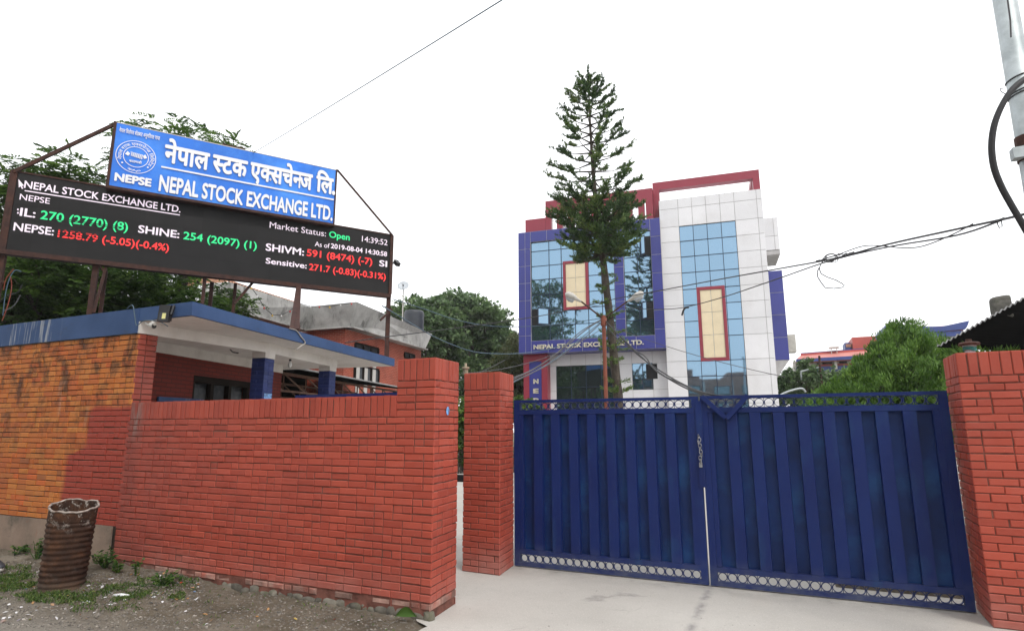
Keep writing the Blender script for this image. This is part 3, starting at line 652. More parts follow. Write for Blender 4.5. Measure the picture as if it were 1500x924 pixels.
# fittings on the guard house
c = on_y(240.5, 459, 4.70); t = thing('floodlight', (c.x, 4.75, c.z - .1), 'black square floodlight fixed to the blue roof edge above the camera', 'floodlight')
frF = Fr((c.x, 4.70), math.radians(30)); m = MB(); H, Wd = .105, .063
m.hexa([frF.pt(-Wd, -.03, c.z - H), frF.pt(Wd, -.03, c.z - H), frF.pt(Wd, .03, c.z - H), frF.pt(-Wd, .03, c.z - H), frF.pt(-Wd, 0, c.z + H), frF.pt(Wd, 0, c.z + H), frF.pt(Wd, .06, c.z + H), frF.pt(-Wd, .06, c.z + H)])
for k in range(5): m.box((-Wd + .015 + k * .024, .035, c.z - H * .8), (-Wd + .022 + k * .024, .085, c.z + H * .9), fr=frF)
hz = m.build('housing', MT['blackplastic'], t)
m = MB(); qq = lambda u, v: frF.pt(u, -.034 + .03 * (v + H) / (2 * H), c.z + v); m.quad(qq(-.042, -.085), qq(.042, -.085), qq(.042, .012), qq(-.042, .012)); m.build('lens', MT['tank'], hz)
MT['lampyellow'] = simple('yellow_led_chip', (.55, .52, .22), .4)
m = MB(); qq2 = lambda u, v: qq(u, v) + Vector((0, -.003, 0)); m.quad(qq2(-.008, -.07), qq2(.034, -.07), qq2(.034, .0), qq2(-.008, .0)); m.build('led_chip', MT['lampyellow'], hz)
m = MB(); m.bar((c.x + .075, 4.74, c.z - .02), (c.x + .03, 4.80, c.z + .11), .02, .035); m.build('bracket', MT['blackplastic'], t)
c0 = on_y(222, 476, 4.80); c1 = on_y(236, 483, 4.68); t = thing('security_camera', tuple(c0), 'white bullet security camera on the white beam end below the floodlight', 'camera')
dv = (c1 - c0).normalized(); m = MB(); m.tube([c0 - dv * .01, c0 + dv * .10], .034, 14); m.tube([c0 + dv * .02 + Z3 * .035, c0 + dv * .125 + Z3 * .030], .02, 8); m.build('body', MT['lampwhite'], t, smooth=False)
m = MB(); m.tube([c0 + dv * .095, c0 + dv * .112], .026, 14); m.build('lens', MT['blackplastic'], t)
m = MB(); cm = on_y(213, 473, 4.818); m.tube([cm, (c0 + cm) / 2 - Z3 * .015, c0 + dv * .01], .012, 8); m.build('mount', MT['lampwhite'], t)
def cable(name, pts, r, mat, label, cat='cable', sag=0, n=14, group=None):
    P = [Vector(p) for p in pts]; out = []
    if len(P) == 2:
        for i in range(n + 1): k = i / n; out.append(P[0].lerp(P[1], k) - Z3 * sag * 4 * k * (1 - k))
    else:
        for i in range(len(P) - 1):        # catmull-rom
            p0, p1, p2, p3 = P[max(i - 1, 0)], P[i], P[i + 1], P[min(i + 2, len(P) - 1)]
            for k in range(6):
                s = k / 6; out.append(.5 * ((2 * p1) + (p2 - p0) * s + (2 * p0 - 5 * p1 + 4 * p2 - p3) * s * s + (3 * p1 - p0 - 3 * p2 + p3) * s ** 3))
        out.append(P[-1])
    mb = MB(); mb.tube(out, r, 6); return tag(mb.build(name, MT[mat], smooth=True), label, cat, group)
fy = 4.79
cable('fascia_wire', [on_y(x, y, fy) for x, y in ((186, 452), (194, 447), (197, 460), (199, 474), (202, 476), (210, 470), (222, 469), (236, 472), (246, 478))], .006, 'bluewire', 'thin blue wire drooping over the roof edge beside the floodlight', 'wire')
RE = Vector((RB.x - RA.x, RB.y - RA.y, 0)).normalized(); RN = Vector((-RE.y, RE.x, 0))
erf = lambda x, y, off=-.012: on_pl(x, y, Vector((RA.x, RA.y, 0)) + RN * off, RN)
cable('edge_wire', [erf(x, y) for x, y in ((424, 481), (434, 484), (441, 493), (447, 502), (440, 507), (434, 512))], .010, 'ash', 'pale frayed wire hanging from the middle of the porch roof edge', 'wire')
c = on_z(424.5, 537, 2.72); t = thing('light_bulb', (c.x, c.y, c.z), 'clear bulb hanging under the porch between the two blue columns', 'light bulb')
m = MB(); m.tube([(c.x, c.y, ZB - .006), (c.x, c.y, c.z + .15)], .005, 5); m.lathe([(.02, .10), (.022, .15), (.008, .165)], c, 10); m.build('holder', MT['blackplastic'], t)
m = MB(); m.lathe([(.004, -.02), (.028, -.005), (.037, .03), (.030, .06), (.018, .09), (.017, .105)], c, 14); m.build('bulb', MT['glassbulb'], t, smooth=True)
c = on_z(341, 511, 2.99); cable('loose_lamp_wire', [on_z(330, 508.5, 2.985), on_z(336, 510, 2.96), c - Z3 * .05, on_z(349, 517, 2.94)], .012, 'blackplastic', 'dark broken lamp holder dangling from the white porch ceiling', 'wire')

# =================================================================== roof sign: LED board with the name board on top
SB = on_z(568, 523, 3.2); frS = Fr((SB.x, SB.y), math.radians(55.9))
sp = lambda x, y, d=0: frS.px(x, y, d)
UL, UR = -6.86, 0.0; Z0, Z1 = 4.655, 6.045
t = thing('led_board', tuple(frS.pt((UL + UR) / 2, .1, 3.19)), 'long black LED share price board on rusty legs above the guard house roof', 'display board')
m = MB(); nu, nz = 21, 5
for i in range(nu):
    for j in range(nz):
        a, b = UL + .04 + (UR - UL - .08) * i / nu, UL + .04 + (UR - UL - .08) * (i + 1) / nu; e, h = Z0 + (Z1 - Z0) * j / nz, Z0 + (Z1 - Z0) * (j + 1) / nz
        m.quad(frS.pt(a + .002, 0, e + .002), frS.pt(b - .002, 0, e + .002), frS.pt(b - .002, 0, h - .002), frS.pt(a + .002, 0, h - .002), rnd=min(1, max(0, random.gauss(.5, .10))))
m.box((UL + .04, .006, Z0), (UR - .04, .14, Z1), fr=frS, rnd=.2); scr = m.build('screen', MT['led'], t)
m = MB(); B = lambda a, b, c, d_, e, h: m.box((a, c, e), (b, d_, h), fr=frS)
B(UL - .06, UR + .02, -.03, .13, Z0 - .085, Z0 - .003); B(UL - .06, UR + .02, -.012, .13, Z1 + .001, Z1 + .03); B(UL - .06, UL + .04, -.028, .14, Z0 - .003, Z1 + .001); B(UR - .04, UR + .035, -.028, .14, Z0 - .003, Z1 + .001)
m.build('frame', MT['rust'], t)
def leg(u, d, zt_, u2=None, d2=None, w=.08, zb=3.185):
    mm = MB(); mm.bar(frS.pt(u, d, zt_), frS.pt(u if u2 is None else u2, d if d2 is None else d2, zb), w); mm.build('leg', MT['rust'], t)
leg(UR, .08, Z0 - .08, w=.09); leg(UL, .08, Z0 - .08, w=.09); leg(-5.55, .1, Z0 - .08, w=.09); leg(-5.42, .42, Z0 - .08, w=.06)
leg(-3.78, .1, Z0 - .08, w=.06); leg(-3.62, .45, Z0 - .08, w=.07); leg(-3.2, .3, Z0 - .08, w=.06)
def leg_px(xt, yt, xb, yb, w=.06, name='brace'):
    u, z = sp(xt, yt, .02); a = frS.pt(u, .02, z); b = erf(xb, yb, .06); b.z = 3.185; mm = MB(); mm.bar(a, b, w); mm.build(name, MT['rust'], t)
leg_px(436, 421, 427, 482, .06, 'leg'); leg_px(437.5, 421, 433.5, 483, .10, 'leg'); leg_px(434, 440, 439, 487, .03)
def brace_px(x0, y0, x1, y1, d=.1, w=.05):
    a, b = sp(x0, y0, d), sp(x1, y1, d); mm = MB(); mm.bar(frS.pt(a[0], d, a[1]), frS.pt(b[0], d, b[1]), w); mm.build('brace', MT['rust'], t)
brace_px(371, 413, 343, 445, .12); brace_px(155, 392, 137, 458, .05); brace_px(144, 387, 153, 398, .05, .04); brace_px(557, 469, 574, 453, -.06, .045)
B2 = MB(); B2.box((-4.0, .25, 3.185), (-1.6, .36, 3.26), fr=frS); B2.build('base_rail', MT['rust'], t)
# stays to the name board
ND = -.16
def stay(xa, ya, xb, yb, w):
    a, b = sp(xa, ya, -.02), sp(xb, yb, ND + .06); mm = MB(); mm.bar(frS.pt(a[0], -.02, a[1]), frS.pt(b[0], ND + .06, b[1]), w); mm.build('stay', MT['rust'], t)
stay(20, 252, 171, 181, .055); stay(575, 345, 494, 249, .035)
W_, G_, R_ = 'ledw', 'ledg', 'ledr'
def led(mb, body, lb, rb, tl, bold=0, d=-.006):
    a, b = sp(*lb, d), sp(*rb, d); zt_ = sp(*tl, d)[1]; z0 = (a[1] + b[1]) / 2
    V_, F_ = glyphs(body); X0, X1 = min(p[0] for p in V_), max(p[0] for p in V_); sp_ = sorted((min(V_[i][0] for i in f), max(V_[i][0] for i in f), f) for f in F_); grp = [[]]; hi = sp_[0][1]
    for lo_, h_, f in sp_:                                   # one mesh per word
        if lo_ - hi > .17: grp.append([])
        grp[-1].append(f); hi = max(hi, h_)
    for fs in grp:
      ids = sorted({i for f in fs for i in f}); mp = {i: k for k, i in enumerate(ids)}; vv = [V_[i] for i in ids]; w0, w1 = min(p[0] for p in vv), max(p[0] for p in vv); sc = (b[0] - a[0]) / (X1 - X0)
      m_ = MB(); put_text(m_, (vv, [tuple(mp[i] for i in f) for f in fs]), frS, d, a[0] + (w0 - X0) * sc, a[0] + (w1 - X0) * sc, z0, z0 + (zt_ - a[1]), bold * .55)
      m_.build({'ledw': 'white_figures', 'ledg': 'green_figures', 'ledr': 'red_figures'}[mb], MT[mb], scr)
led(W_, 'NEPAL STOCK EXCHANGE LTD.', (35.2, 275), (263.9, 311.6), (35.2, 264.2), .035)
led(W_, 'NEPSE', (28.4, 292.6), (72.5, 298.6), (29, 284), .012)
led(W_, 'IL:', (29, 316), (50.9, 318.8), (29.5, 304.3), .04)
led(G_, '270 (2770) (8)', (59, 321), (186.7, 337.8), (60, 308.6), .035)
led(W_, 'NEPSE:', (19.5, 337.3), (78, 344.8), (21.1, 325.8), .035)
led(R_, '1258.79 (-5.05)(-0.4%)', (84.4, 347.3), (246.8, 367.6), (85.5, 336.5), .035)
led(W_, 'SHINE:', (202.4, 340.8), (262, 348.4), (203, 330), .04)
led(G_, '254 (2097) (1)', (268.5, 350.8), (375.6, 364.2), (269.3, 340), .035)
led(W_, 'Market Status:', (394.7, 334), (477.3, 346.1), (395.3, 325), .008)
led(G_, 'Open', (482.1, 347.5), (511.9, 352.1), (482.7, 338.6), .04)
led(W_, '14:39:52', (530, 354.3), (567.4, 358.9), (530.6, 346.1), .005)
led(W_, 'As of', (461, 360.5), (482.7, 363.6), (461.6, 353.7), .008)
led(W_, '2019-08-04 14:30:58', (484.6, 363.9), (566.6, 375.1), (485, 357), .04)
led(W_, 'SHIVM:', (389.3, 367.3), (444.8, 373.8), (389.8, 357), .04)
led(R_, '591 (8474) (-7)', (449.4, 375.4), (544.9, 387.2), (450.2, 365.6), .035)
led(W_, 'SI', (555.7, 389.4), (566.6, 391.1), (556, 380.8), .04)
led(W_, 'Sensitive:', (389.3, 385.4), (448.8, 393.5), (389.8, 377.3), .035)
led(R_, '271.7 (-0.83)(-0.31%)', (452.9, 395.4), (564.7, 409.4), (453.7, 386.2), .035)
a, b = sp(36, 280.2, -.006), sp(263.5, 314.6, -.006); zz = (a[1] + b[1]) / 2; W_ = MB(); W_.quad(frS.pt(a[0], -.006, zz - .008), frS.pt(b[0], -.006, zz - .008), frS.pt(b[0], -.006, zz + .012), frS.pt(a[0], -.006, zz + .012))
for yy in (308, 313): a = sp(25, yy, -.006); W_.quad(*[frS.pt(a[0] + i, -.006, a[1] + j) for i, j in ((0, 0), (.02, 0), (.02, .03), (0, .03))])
cur = [sp(x, y, -.012) for x, y in ((27, 262.5), (27.5, 275), (30, 273), (32.2, 277), (34, 276.3), (32, 272.5), (35.2, 272))]
W_.add([frS.pt(u, -.012, z) for u, z in cur], [tuple(range(7))])
W_.build('white_marks', MT['ledw'], scr)
m = MB()                       # unlit LED rows that cut through some figures
for (xa, ya, xb, yb), ks in (((84, 347.3, 144, 354.6), (.22, .5, .78)), ((99, 327, 175, 337), (.18, .36)), ((77, 324, 96, 326), (.15,))):
    a, b = sp(xa, ya, -.011), sp(xb, yb, -.011); z0 = (a[1] + b[1]) / 2
    for k in ks: m.quad(*[frS.pt(u, -.011, z0 + k * .15 + h) for u, h in ((a[0], 0), (b[0], 0), (b[0], .014), (a[0], .014))], rnd=.5)
m.build('unlit_rows', MT['led'], scr)
def wires_bundle():
    mm = MB()
    return mm
wd = .1; wp = lambda x, y: frS.pt(sp(x, y, wd)[0], wd, sp(x, y, wd)[1])
MT['redwire'] = simple('red_wire', (.22, .05, .03), .6)
def sm(pts):
    P = [Vector(p) for p in pts]; out = []
    for i in range(len(P) - 1):
        p0, p1, p2, p3 = P[max(i - 1, 0)], P[i], P[i + 1], P[min(i + 2, len(P) - 1)]
        for k in range(5): s_ = k / 5; out.append(.5 * ((2 * p1) + (p2 - p0) * s_ + (2 * p0 - 5 * p1 + 4 * p2 - p3) * s_ * s_ + (3 * p1 - p0 - 3 * p2 + p3) * s_ ** 3))
    return out + [P[-1]]
for pts, mt in ((((4, 462), (8, 430), (14, 408), (22, 396), (31, 398)), 'bluewire'), (((3, 470), (12, 445), (17, 420), (15, 404)), 'redwire'), (((2, 440), (12, 432), (26, 428), (33, 416)), 'cable'), (((5, 425), (9, 408), (20, 394)), 'redwire'), (((6, 455), (20, 448), (30, 432)), 'greywire')):
    m = MB(); m.tube(sm([wp(*p) for p in pts]), .007, 5); m.build('loose_wire', MT[mt], t)
m = MB(); m.bar(wp(2, 405), wp(5, 415), .03)
m.build('wire_clip', MT['rust'], t)

t = thing('name_board', tuple(frS.pt(-3.45, ND, Z1)), 'bright blue Nepali and English name board mounted over the LED board', 'sign')
f_ = lambda x, y: sp(x, y, ND)
bl, br_, tl_, tr_ = f_(158.5, 268), f_(487.3, 330), f_(172.7, 181.8), f_(492.2, 248.4)
NU0, NU1 = (bl[0] + tl_[0]) / 2, (br_[0] + tr_[0]) / 2; NZ0, NZ1 = (bl[1] + br_[1]) / 2, (tl_[1] + tr_[1]) / 2
m = MB(); m.box((NU0, ND, NZ0), (NU1, ND + .16, NZ1), fr=frS); m.build('panel', MT['signblue'], t)
m = MB(); B = lambda a, b, c, d_, e, h: m.box((a, c, e), (b, d_, h), fr=frS)
B(NU0 - .05, NU1 + .035, ND - .012, ND + .2, NZ0 - .055, NZ0 - .002); B(NU0 - .05, NU0 - .002, ND - .012, ND + .2, NZ0 - .002, NZ1 + .02); B(NU1 + .002, NU1 + .035, ND - .012, ND + .2, NZ0 - .002, NZ1 + .02)
m.build('frame', MT['rust'], t)
m = MB(); m.box((NU0, ND - .004, NZ1 + .001), (NU1, ND + .17, NZ1 + .016), fr=frS); m.build('top_trim', MT['cream_wall'], t)
c = sp(343, 217, ND); m = MB(); m.box((c[0] - .22, ND, NZ1 + .014), (c[0] + .2, ND + .1, NZ1 + .05), fr=frS); m.build('lamp_bracket', MT['rust'], t)
m = MB(); TD = ND - .016
ft = lambda x, y: sp(x, y, TD)
def nb(body_geo, lb, rb, tl, bold, caph=None, thick=.0):
    a, b = ft(*lb), ft(*rb); zt_ = ft(*tl)[1]; z0 = (a[1] + b[1]) / 2; put_text(m, body_geo, frS, TD, a[0], b[0], z0, z0 + zt_ - a[1], bold, caph=caph, thick=thick)
nb(glyphs('NEPAL STOCK EXCHANGE LTD.'), (232.7, 279.3), (486.3, 322.6), (235, 257), .034, thick=.014)
nb(glyphs('NEPSE'), (168.1, 264.3), (220.5, 273), (169.6, 253.5), .05, thick=.0)
# headline height of Devanagari glyphs is about .62 em
for g_, x0, x1 in ((NEPAL, 240.6, 304.8), (STOCK, 311.2, 360.7), (EXCH, 366.5, 456.4), (['ि', 'ल', '.'], 463.3, 489.9)):
    yb = lambda x: 238.4 + (x - 252) * .1950 ; yt = lambda x: 212.6 + (x - 241) * .2055
    geo = dev(g_); nb(geo, (x0, yb(x0)), (x1, yb(x1)), (x0, yt(x0)), .037, caph=.62, thick=.014)
a, b = ft(236, 245.6), ft(489, 291.6); zz = (a[1] + b[1]) / 2; m.box((a[0], TD, zz - .014), (b[0], ND, zz + .018), fr=frS)
SM = ['न', 'े', 'प', 'ा', 'ल', ' ', 'ि', 'ध', 'त', 'ो', 'प', 'त', ' ', 'ब', 'ो', 'ड', 'ब', 'ा', 'ट', ' ', 'अ', 'न', 'ु', 'म', 'ि', 'त', 'प', 'त', ' ', 'प', 'ा', ('प', .7), 'त']
nb(dev(SM), (174.6, 192.6), (233.8, 206.0), (174.8, 187.6), .02, caph=.62)
m.build('lettering', [MT['signwhite'], MT['signgrey']], t)
# round seal
m = MB(); cu, cz = ft(199.3, 230.2); rv = ft(199.3, 206.2)[1] - cz
def ring(r0, r1, n=48):
    V = [frS.pt(cu + r * math.cos(2 * math.pi * k / n), TD, cz + r * math.sin(2 * math.pi * k / n)) for r in (r0, r1) for k in range(n)]
    m.add(V, [(k, (k + 1) % n, n + (k + 1) % n, n + k) for k in range(n)])
ring(rv * .965, rv); ring(rv * .60, rv * .635)
def arc_text(words, a0, a1, r, h, flip=False):
    V, F = dev(words); xs = [p[0] for p in V]; x0, x1 = min(xs), max(xs); s = h / .62
    P = []
    for ox in (0, .03):
        for p in V:
            k = (p[0] + ox - x0) / (x1 - x0); a = math.radians(a0 + (a1 - a0) * k); rr = r + (p[1] * s if not flip else -p[1] * s)
            P.append(frS.pt(cu + rr * math.cos(a), TD - (.0004 if ox else 0), cz + rr * math.sin(a)))
    n = len(V); m.add(P, F + [tuple(i + n for i in g) for g in F])
arc_text(NEPAL + [' '] + STOCK + [' '] + EXCH + [' ', 'ि', 'ल', 'ि', 'म', 'ट', 'े', 'ड'], 203, -30, rv * .70, rv * .16)
arc_text(['२', '०', '५', '०'], 245, 290, rv * .90, rv * .13, True)
for a in (218, 322):
    q = (cu + rv * .8 * math.cos(math.radians(a)), cz + rv * .8 * math.sin(math.radians(a))); m.add([frS.pt(q[0] + .016 * math.cos(k), TD, q[1] + .016 * math.sin(k)) for k in np.linspace(0, 6.28, 9)[:-1]], [tuple(range(8))])
geo = dev(['क', 'ा', 'ठ', 'म', 'ा', 'ड', 'ौ', 'ं']); put_text(m, geo, frS, TD, cu - rv * .30, cu + rv * .30, cz - rv * .36, cz - rv * .24, .03, caph=.62)
pl = lambda pts: m.add([frS.pt(cu + rv * x, TD, cz + rv * y) for x, y in pts], [tuple(range(len(pts)))])
pl([(-.55, .06), (-.38, -.02), (-.30, .14), (-.44, .26)]); pl([(.55, .06), (.44, .26), (.32, .14), (.40, -.02)])        # cuffs of two clasped hands
for k in range(7):
    x = -.26 + k * .085; pl([(x, .02 - .015 * k), (x + .045, .015 - .015 * k), (x + .045 + .02, .26 - .012 * k), (x + .02, .265 - .012 * k)])
for k in range(4): y = .24 - k * .075; pl([(-.30 + .02 * k, y), (.32, y - .06), (.32, y - .035), (-.30 + .02 * k, y + .025)])
m.build('seal', MT['signwhite'], t)
c = sp(577, 385, .06); t = thing('small_floodlight', tuple(frS.pt(c[0], .06, c[1] - .06)), 'small black floodlight clamped to the right edge of the LED board', 'floodlight')
m = MB(); p0 = frS.pt(c[0] + .06, .04, c[1]); m.bar(p0 + Vector((-.05, .02, .05)), p0 + Vector((.07, -.03, -.06)), .10, .09); m.build('housing', MT['blackplastic'], t)
m = MB(); m.bar(frS.pt(UR + .03, .05, c[1] - .03), p0, .025); m.build('arm', MT['blackplastic'], t)

# =================================================================== rusty corrugated drum
CX, CY = -7.03, 4.07
t = thing('rusty_drum', (CX, CY, .02), 'leaning rusty corrugated drum with a torn rim standing in front of the wall', 'drum')
ax = Vector((.042, .015, 1)); m = MB(); n = 44; rows = 80; V = []
for i in range(rows + 1):
    k = i / rows; z = -.03 + .89 * k; r = .200 + .014 * k + (.0062 * math.sin(k * 2 * math.pi * 16.5) if .07 < k < .86 else 0)
    for j in range(n):
        a = 2 * math.pi * j / n; rr = r * (1 + .03 * math.sin(2 * a + .7) + .025 * noise.noise((math.cos(a) * 2, math.sin(a) * 2, k * 3)) - .05 * max(0, math.cos(a + 2.6)) * math.exp(-((k - .05) / .16) ** 2))
        zz = z + (.014 * noise.noise((math.cos(a) * 3, math.sin(a) * 3, 5)) + .006 * math.sin(5 * a) - .045 * (.86 * math.cos(a) - .5 * math.sin(a))) * max(0, (k - .80) / .20)
        V.append((CX + ax.x * zz + rr * math.cos(a), CY + ax.y * zz + rr * math.sin(a), zz))
m.add(V, [(i * n + j, i * n + (j + 1) % n, (i + 1) * n + (j + 1) % n, (i + 1) * n + j) for i in range(rows) for j in range(n)])
o = m.build('body', MT['can'], t, smooth=True); md = o.modifiers.new('thick', 'SOLIDIFY'); md.thickness = .012; md.offset = -1
rim = [V[rows * n + j] for j in range(n)] ; m = MB(); m.tube(rim + rim[:1], .011, 6, cap=False); m.build('rim', simple('pale_flaking_rim', (.30, .26, .23), .85, var=.5, scale=30, dirt=((.10, .045, .02), .9), dscale=14), t, smooth=True)
m = MB(); V = [(CX + ax.x * .8, CY + .03, .80)]; R2 = 5
for i in range(1, R2 + 1):
    for j in range(24): a = 2 * math.pi * j / 24; r = .195 * i / R2; V.append((CX + ax.x * .8 + r * math.cos(a), CY + r * math.sin(a), .70 + .10 * noise.noise((r * 5 * math.cos(a), r * 5 * math.sin(a), 1)) + .07 * (math.sin(a) + math.cos(a)) * r / .195))
m.add(V, [(0, 1 + j, 1 + (j + 1) % 24) for j in range(24)] + [(1 + (i - 1) * 24 + j, 1 + i * 24 + j, 1 + i * 24 + (j + 1) % 24, 1 + (i - 1) * 24 + (j + 1) % 24) for i in range(1, R2) for j in range(24)])
m.build('ash_fill', MT['ash'], t, smooth=True)

# =================================================================== stock exchange building
frB = Fr((-4.666, 27.348), math.radians(5.68))
eb = thing('office_building', tuple(frB.pt(-1.2, 5, 0)), 'white and blue panelled office building with mirror glass and maroon roof frames', 'building')
bpx = frB.px
def panels(name, fr, d, us, zs, mat, back=.12, skip=(), gap=.011, parent=None, mats2='joint'):
    mb = MB()
    for i in range(len(us) - 1):
        for j in range(len(zs) - 1):
            if (i, j) in skip: continue
            a, b, e, h = us[i], us[i + 1], zs[j], zs[j + 1]; k = random.gauss(0, .0012)
            mb.box((a + gap, d, e + gap), (b - gap, d + .03, h - gap), fr=fr)
            mb.box((a + .0005, d + .012, e + .0005), (b - .0005, d + back, h - .0005), 1, fr=fr)
    return mb.build(name, [MT[mat], MT[mats2]], parent or eb)
def glazing(name, fr, d, us, zs, mat='glass', skip=(), parent=None, w=.028):
    win_ = MB(); U0, U1, ZA, ZB_ = us[0], us[-1], zs[0], zs[-1]
    for u in us: win_.box((u - w / 2, d - .03, ZA), (u + w / 2, d + .05, ZB_), fr=fr)
    for z in zs: win_.box((U0, d - .026, z - w / 2), (U1, d + .045, z + w / 2), fr=fr)
    o = win_.build(name, MT['mull'], parent or eb); mb = MB()
    for i in range(len(us) - 1):
        for j in range(len(zs) - 1):
            if (i, j) in skip: continue
            t1, t2 = random.gauss(0, .0022), random.gauss(0, .0022); a, b, e, h = us[i], us[i + 1], zs[j], zs[j + 1]
            mb.quad(fr.pt(a, d - t1, e), fr.pt(b, d + t1, e), fr.pt(b, d + t1 + t2, h), fr.pt(a, d - t1 + t2, h))
    g_ = MB(); g_ = mb; p = g_.build('pane', MT[mat], o); p['label'] = 'mirror glass panes reflecting trees and sky' if mat == 'glass' else 'dark glass panes'
    return o
def casement(fr, d, x0, y0, x1, y1, hinge):
    """an open sash: dark plate painted as the unlit room, with the pane swung outwards"""
    u0, z1 = bpx(x0, y0, d); u1, z0 = bpx(x1, y1, d); w = u1 - u0
    mb = MB(); mb.box((u0, d - .034, z0), (u1, d - .028, z1), fr=fr); o = mb.build('dark_opening_plate', MT['dark'], eb)  # solid dark plate over the glass paints the unlit room
    s = MB(); a = math.radians(42); L = w * .72
    P = lambda k, q, z: (fr.pt(u0 + math.cos(a) * k, d - .05 - math.sin(a) * k - q, z) if hinge < 0 else fr.pt(u1 - math.cos(a) * k, d - .05 - math.sin(a) * k - q, z))
    for (k0, k1, e, h) in ((0, .05, z0, z1), (L - .05, L, z0, z1), (.05, L - .05, z0, z0 + .05), (.05, L - .05, z1 - .05, z1)):
        s.hexa([P(k0, 0, e), P(k1, 0, e), P(k1, -.03, e), P(k0, -.03, e), P(k0, 0, h), P(k1, 0, h), P(k1, -.03, h), P(k0, -.03, h)])
    so_ = s.build('open_sash', MT['mull'], eb); q = MB(); q.quad(P(.05, -.012, z0 + .05), P(L - .05, -.012, z0 + .05), P(L - .05, -.012, z1 - .05), P(.05, -.012, z1 - .05)); q.build('sash_glass', MT['glass'], so_)
def lin(a, b, n): return [a + (b - a) * i / n for i in range(n + 1)]
# --- projecting blue bay
XL, XR = -7.07, 0.0; BZ0, BZ1 = 5.12, 11.33; gd = .12
ux = lambda x, y=430, d=gd: bpx(x, y, d)[0]
WL = [ux(778.8), ux(805), ux(823), ux(842), ux(861.5), ux(882), ux(901)]; WR = [ux(915.8), ux(936), ux(956.5)]
zy = lambda y, x=800, d=gd: bpx(x, y, d)[1]
rows_ = [zy(498.5), zy(477), zy(454), zy(431.5), zy(409), zy(389), zy(367), zy(354)]
WZ0, WZ1 = rows_[0], rows_[-1]
zs_b = lin(BZ0, BZ1, 7)
panels('bay_panel', frB, 0, [XL, XL + .36, WL[0] - .01], [BZ0, *[BZ0 + (BZ1 - BZ0) * k / 7 for k in range(1, 7)], BZ1], 'acpblue', .9)
panels('bay_panel', frB, 0, [WL[0] - .01, *lin(WL[0], WR[-1], 7)[1:-1], WR[-1] + .01], [BZ0, WZ0 - .01], 'acpblue', .9)
panels('bay_panel', frB, 0, [WL[0] - .01, *lin(WL[0], WR[-1], 7)[1:-1], WR[-1] + .01], [WZ1 + .01, BZ1], 'acpblue', .9)
panels('bay_panel', frB, 0, [WL[-1] + .01, WR[0] - .01], lin(WZ0 - .01, WZ1 + .01, 6), 'acpblue', .9)
panels('bay_panel', frB, 0, [WR[-1] + .01, XR], lin(BZ0, BZ1, 7), 'acpblue', .9)
glazing('bay_window', frB, gd, WL, rows_); glazing('bay_window', frB, gd, WR, rows_)
m = MB(); m.box((XL + .01, .031, BZ1), (XR - .01, 9, BZ1 + .02), fr=frB); m.box((XL + .02, .9, BZ0 + .02), (XR - .02, 9, BZ1), fr=frB); m.box((XL + .005, .02, BZ0 - .002), (XR - .005, .92, BZ0 + .03), fr=frB)
m.build('bay_body', MT['acpblue'], eb)
fx0, fz1 = bpx(824.5, 383.5, .05); fx1, fz0 = bpx(863, 452, .05)
def red_frame(x0, x1, z0, z1, d, w=.13):
    mb = MB()
    for a, b, e, h in ((x0, x0 + w, z0, z1), (x1 - w, x1, z0, z1), (x0 + w, x1 - w, z0, z0 + w), (x0 + w, x1 - w, z1 - w, z1)): mb.box((a, d - .05, e), (b, d + .1, h), fr=frB)
    mb.build('maroon_frame', MT['acpred'], eb)
    panels('cream_panel', frB, d - .01, lin(x0 + w, x1 - w, 2), lin(z0 + w, z1 - w, 3), 'cream', .06, parent=eb)
red_frame(fx0, fx1, fz0, fz1, .05)
casement(frB, gd, 936.5, 347.5, 954, 373, -1); casement(frB, gd, 939, 443, 957.5, 467, -1); casement(frB, gd, 780, 453.5, 805, 476, 1)
# bay lettering
m = MB(); a = bpx(781.8, 511.3, -.04); b = bpx(942.8, 505.3, -.04); z0 = (a[1] + b[1]) / 2 + .02
put_text(m, glyphs('NEPAL STOCK EXCHANGE LTD.'), frB, -.05, a[0], b[0], z0, z0 + .205, .03, thick=.045); m.build('bay_lettering', [MT['gold'], MT['gold']], eb)
# maroon roof screen above the bay
m = MB(); pd = .35; R0 = bpx(769.5, 323, pd); R1 = bpx(799, 314, pd); R2_ = bpx(955, 272, pd)
PZ = R2_[1] - .12; m.box((R0[0], pd, BZ1 + .01), (R1[0] - .01, pd + .3, R0[1] + .02), fr=frB)
uu = R1[0]; m.box((uu, pd + .002, PZ - .62), (R2_[0], pd + .3, PZ), fr=frB); k = 0
while uu < R2_[0] - .05:
    m.box((uu, pd, BZ1 + .01), (min(uu + .30, R2_[0]), pd + .298, PZ - .62), fr=frB); uu += .585
m.box((R2_[0] - .34, pd - .004, BZ1 + .01), (R2_[0], pd + .31, PZ), fr=frB)
m.build('maroon_roof_screen', MT['acpred'], eb)
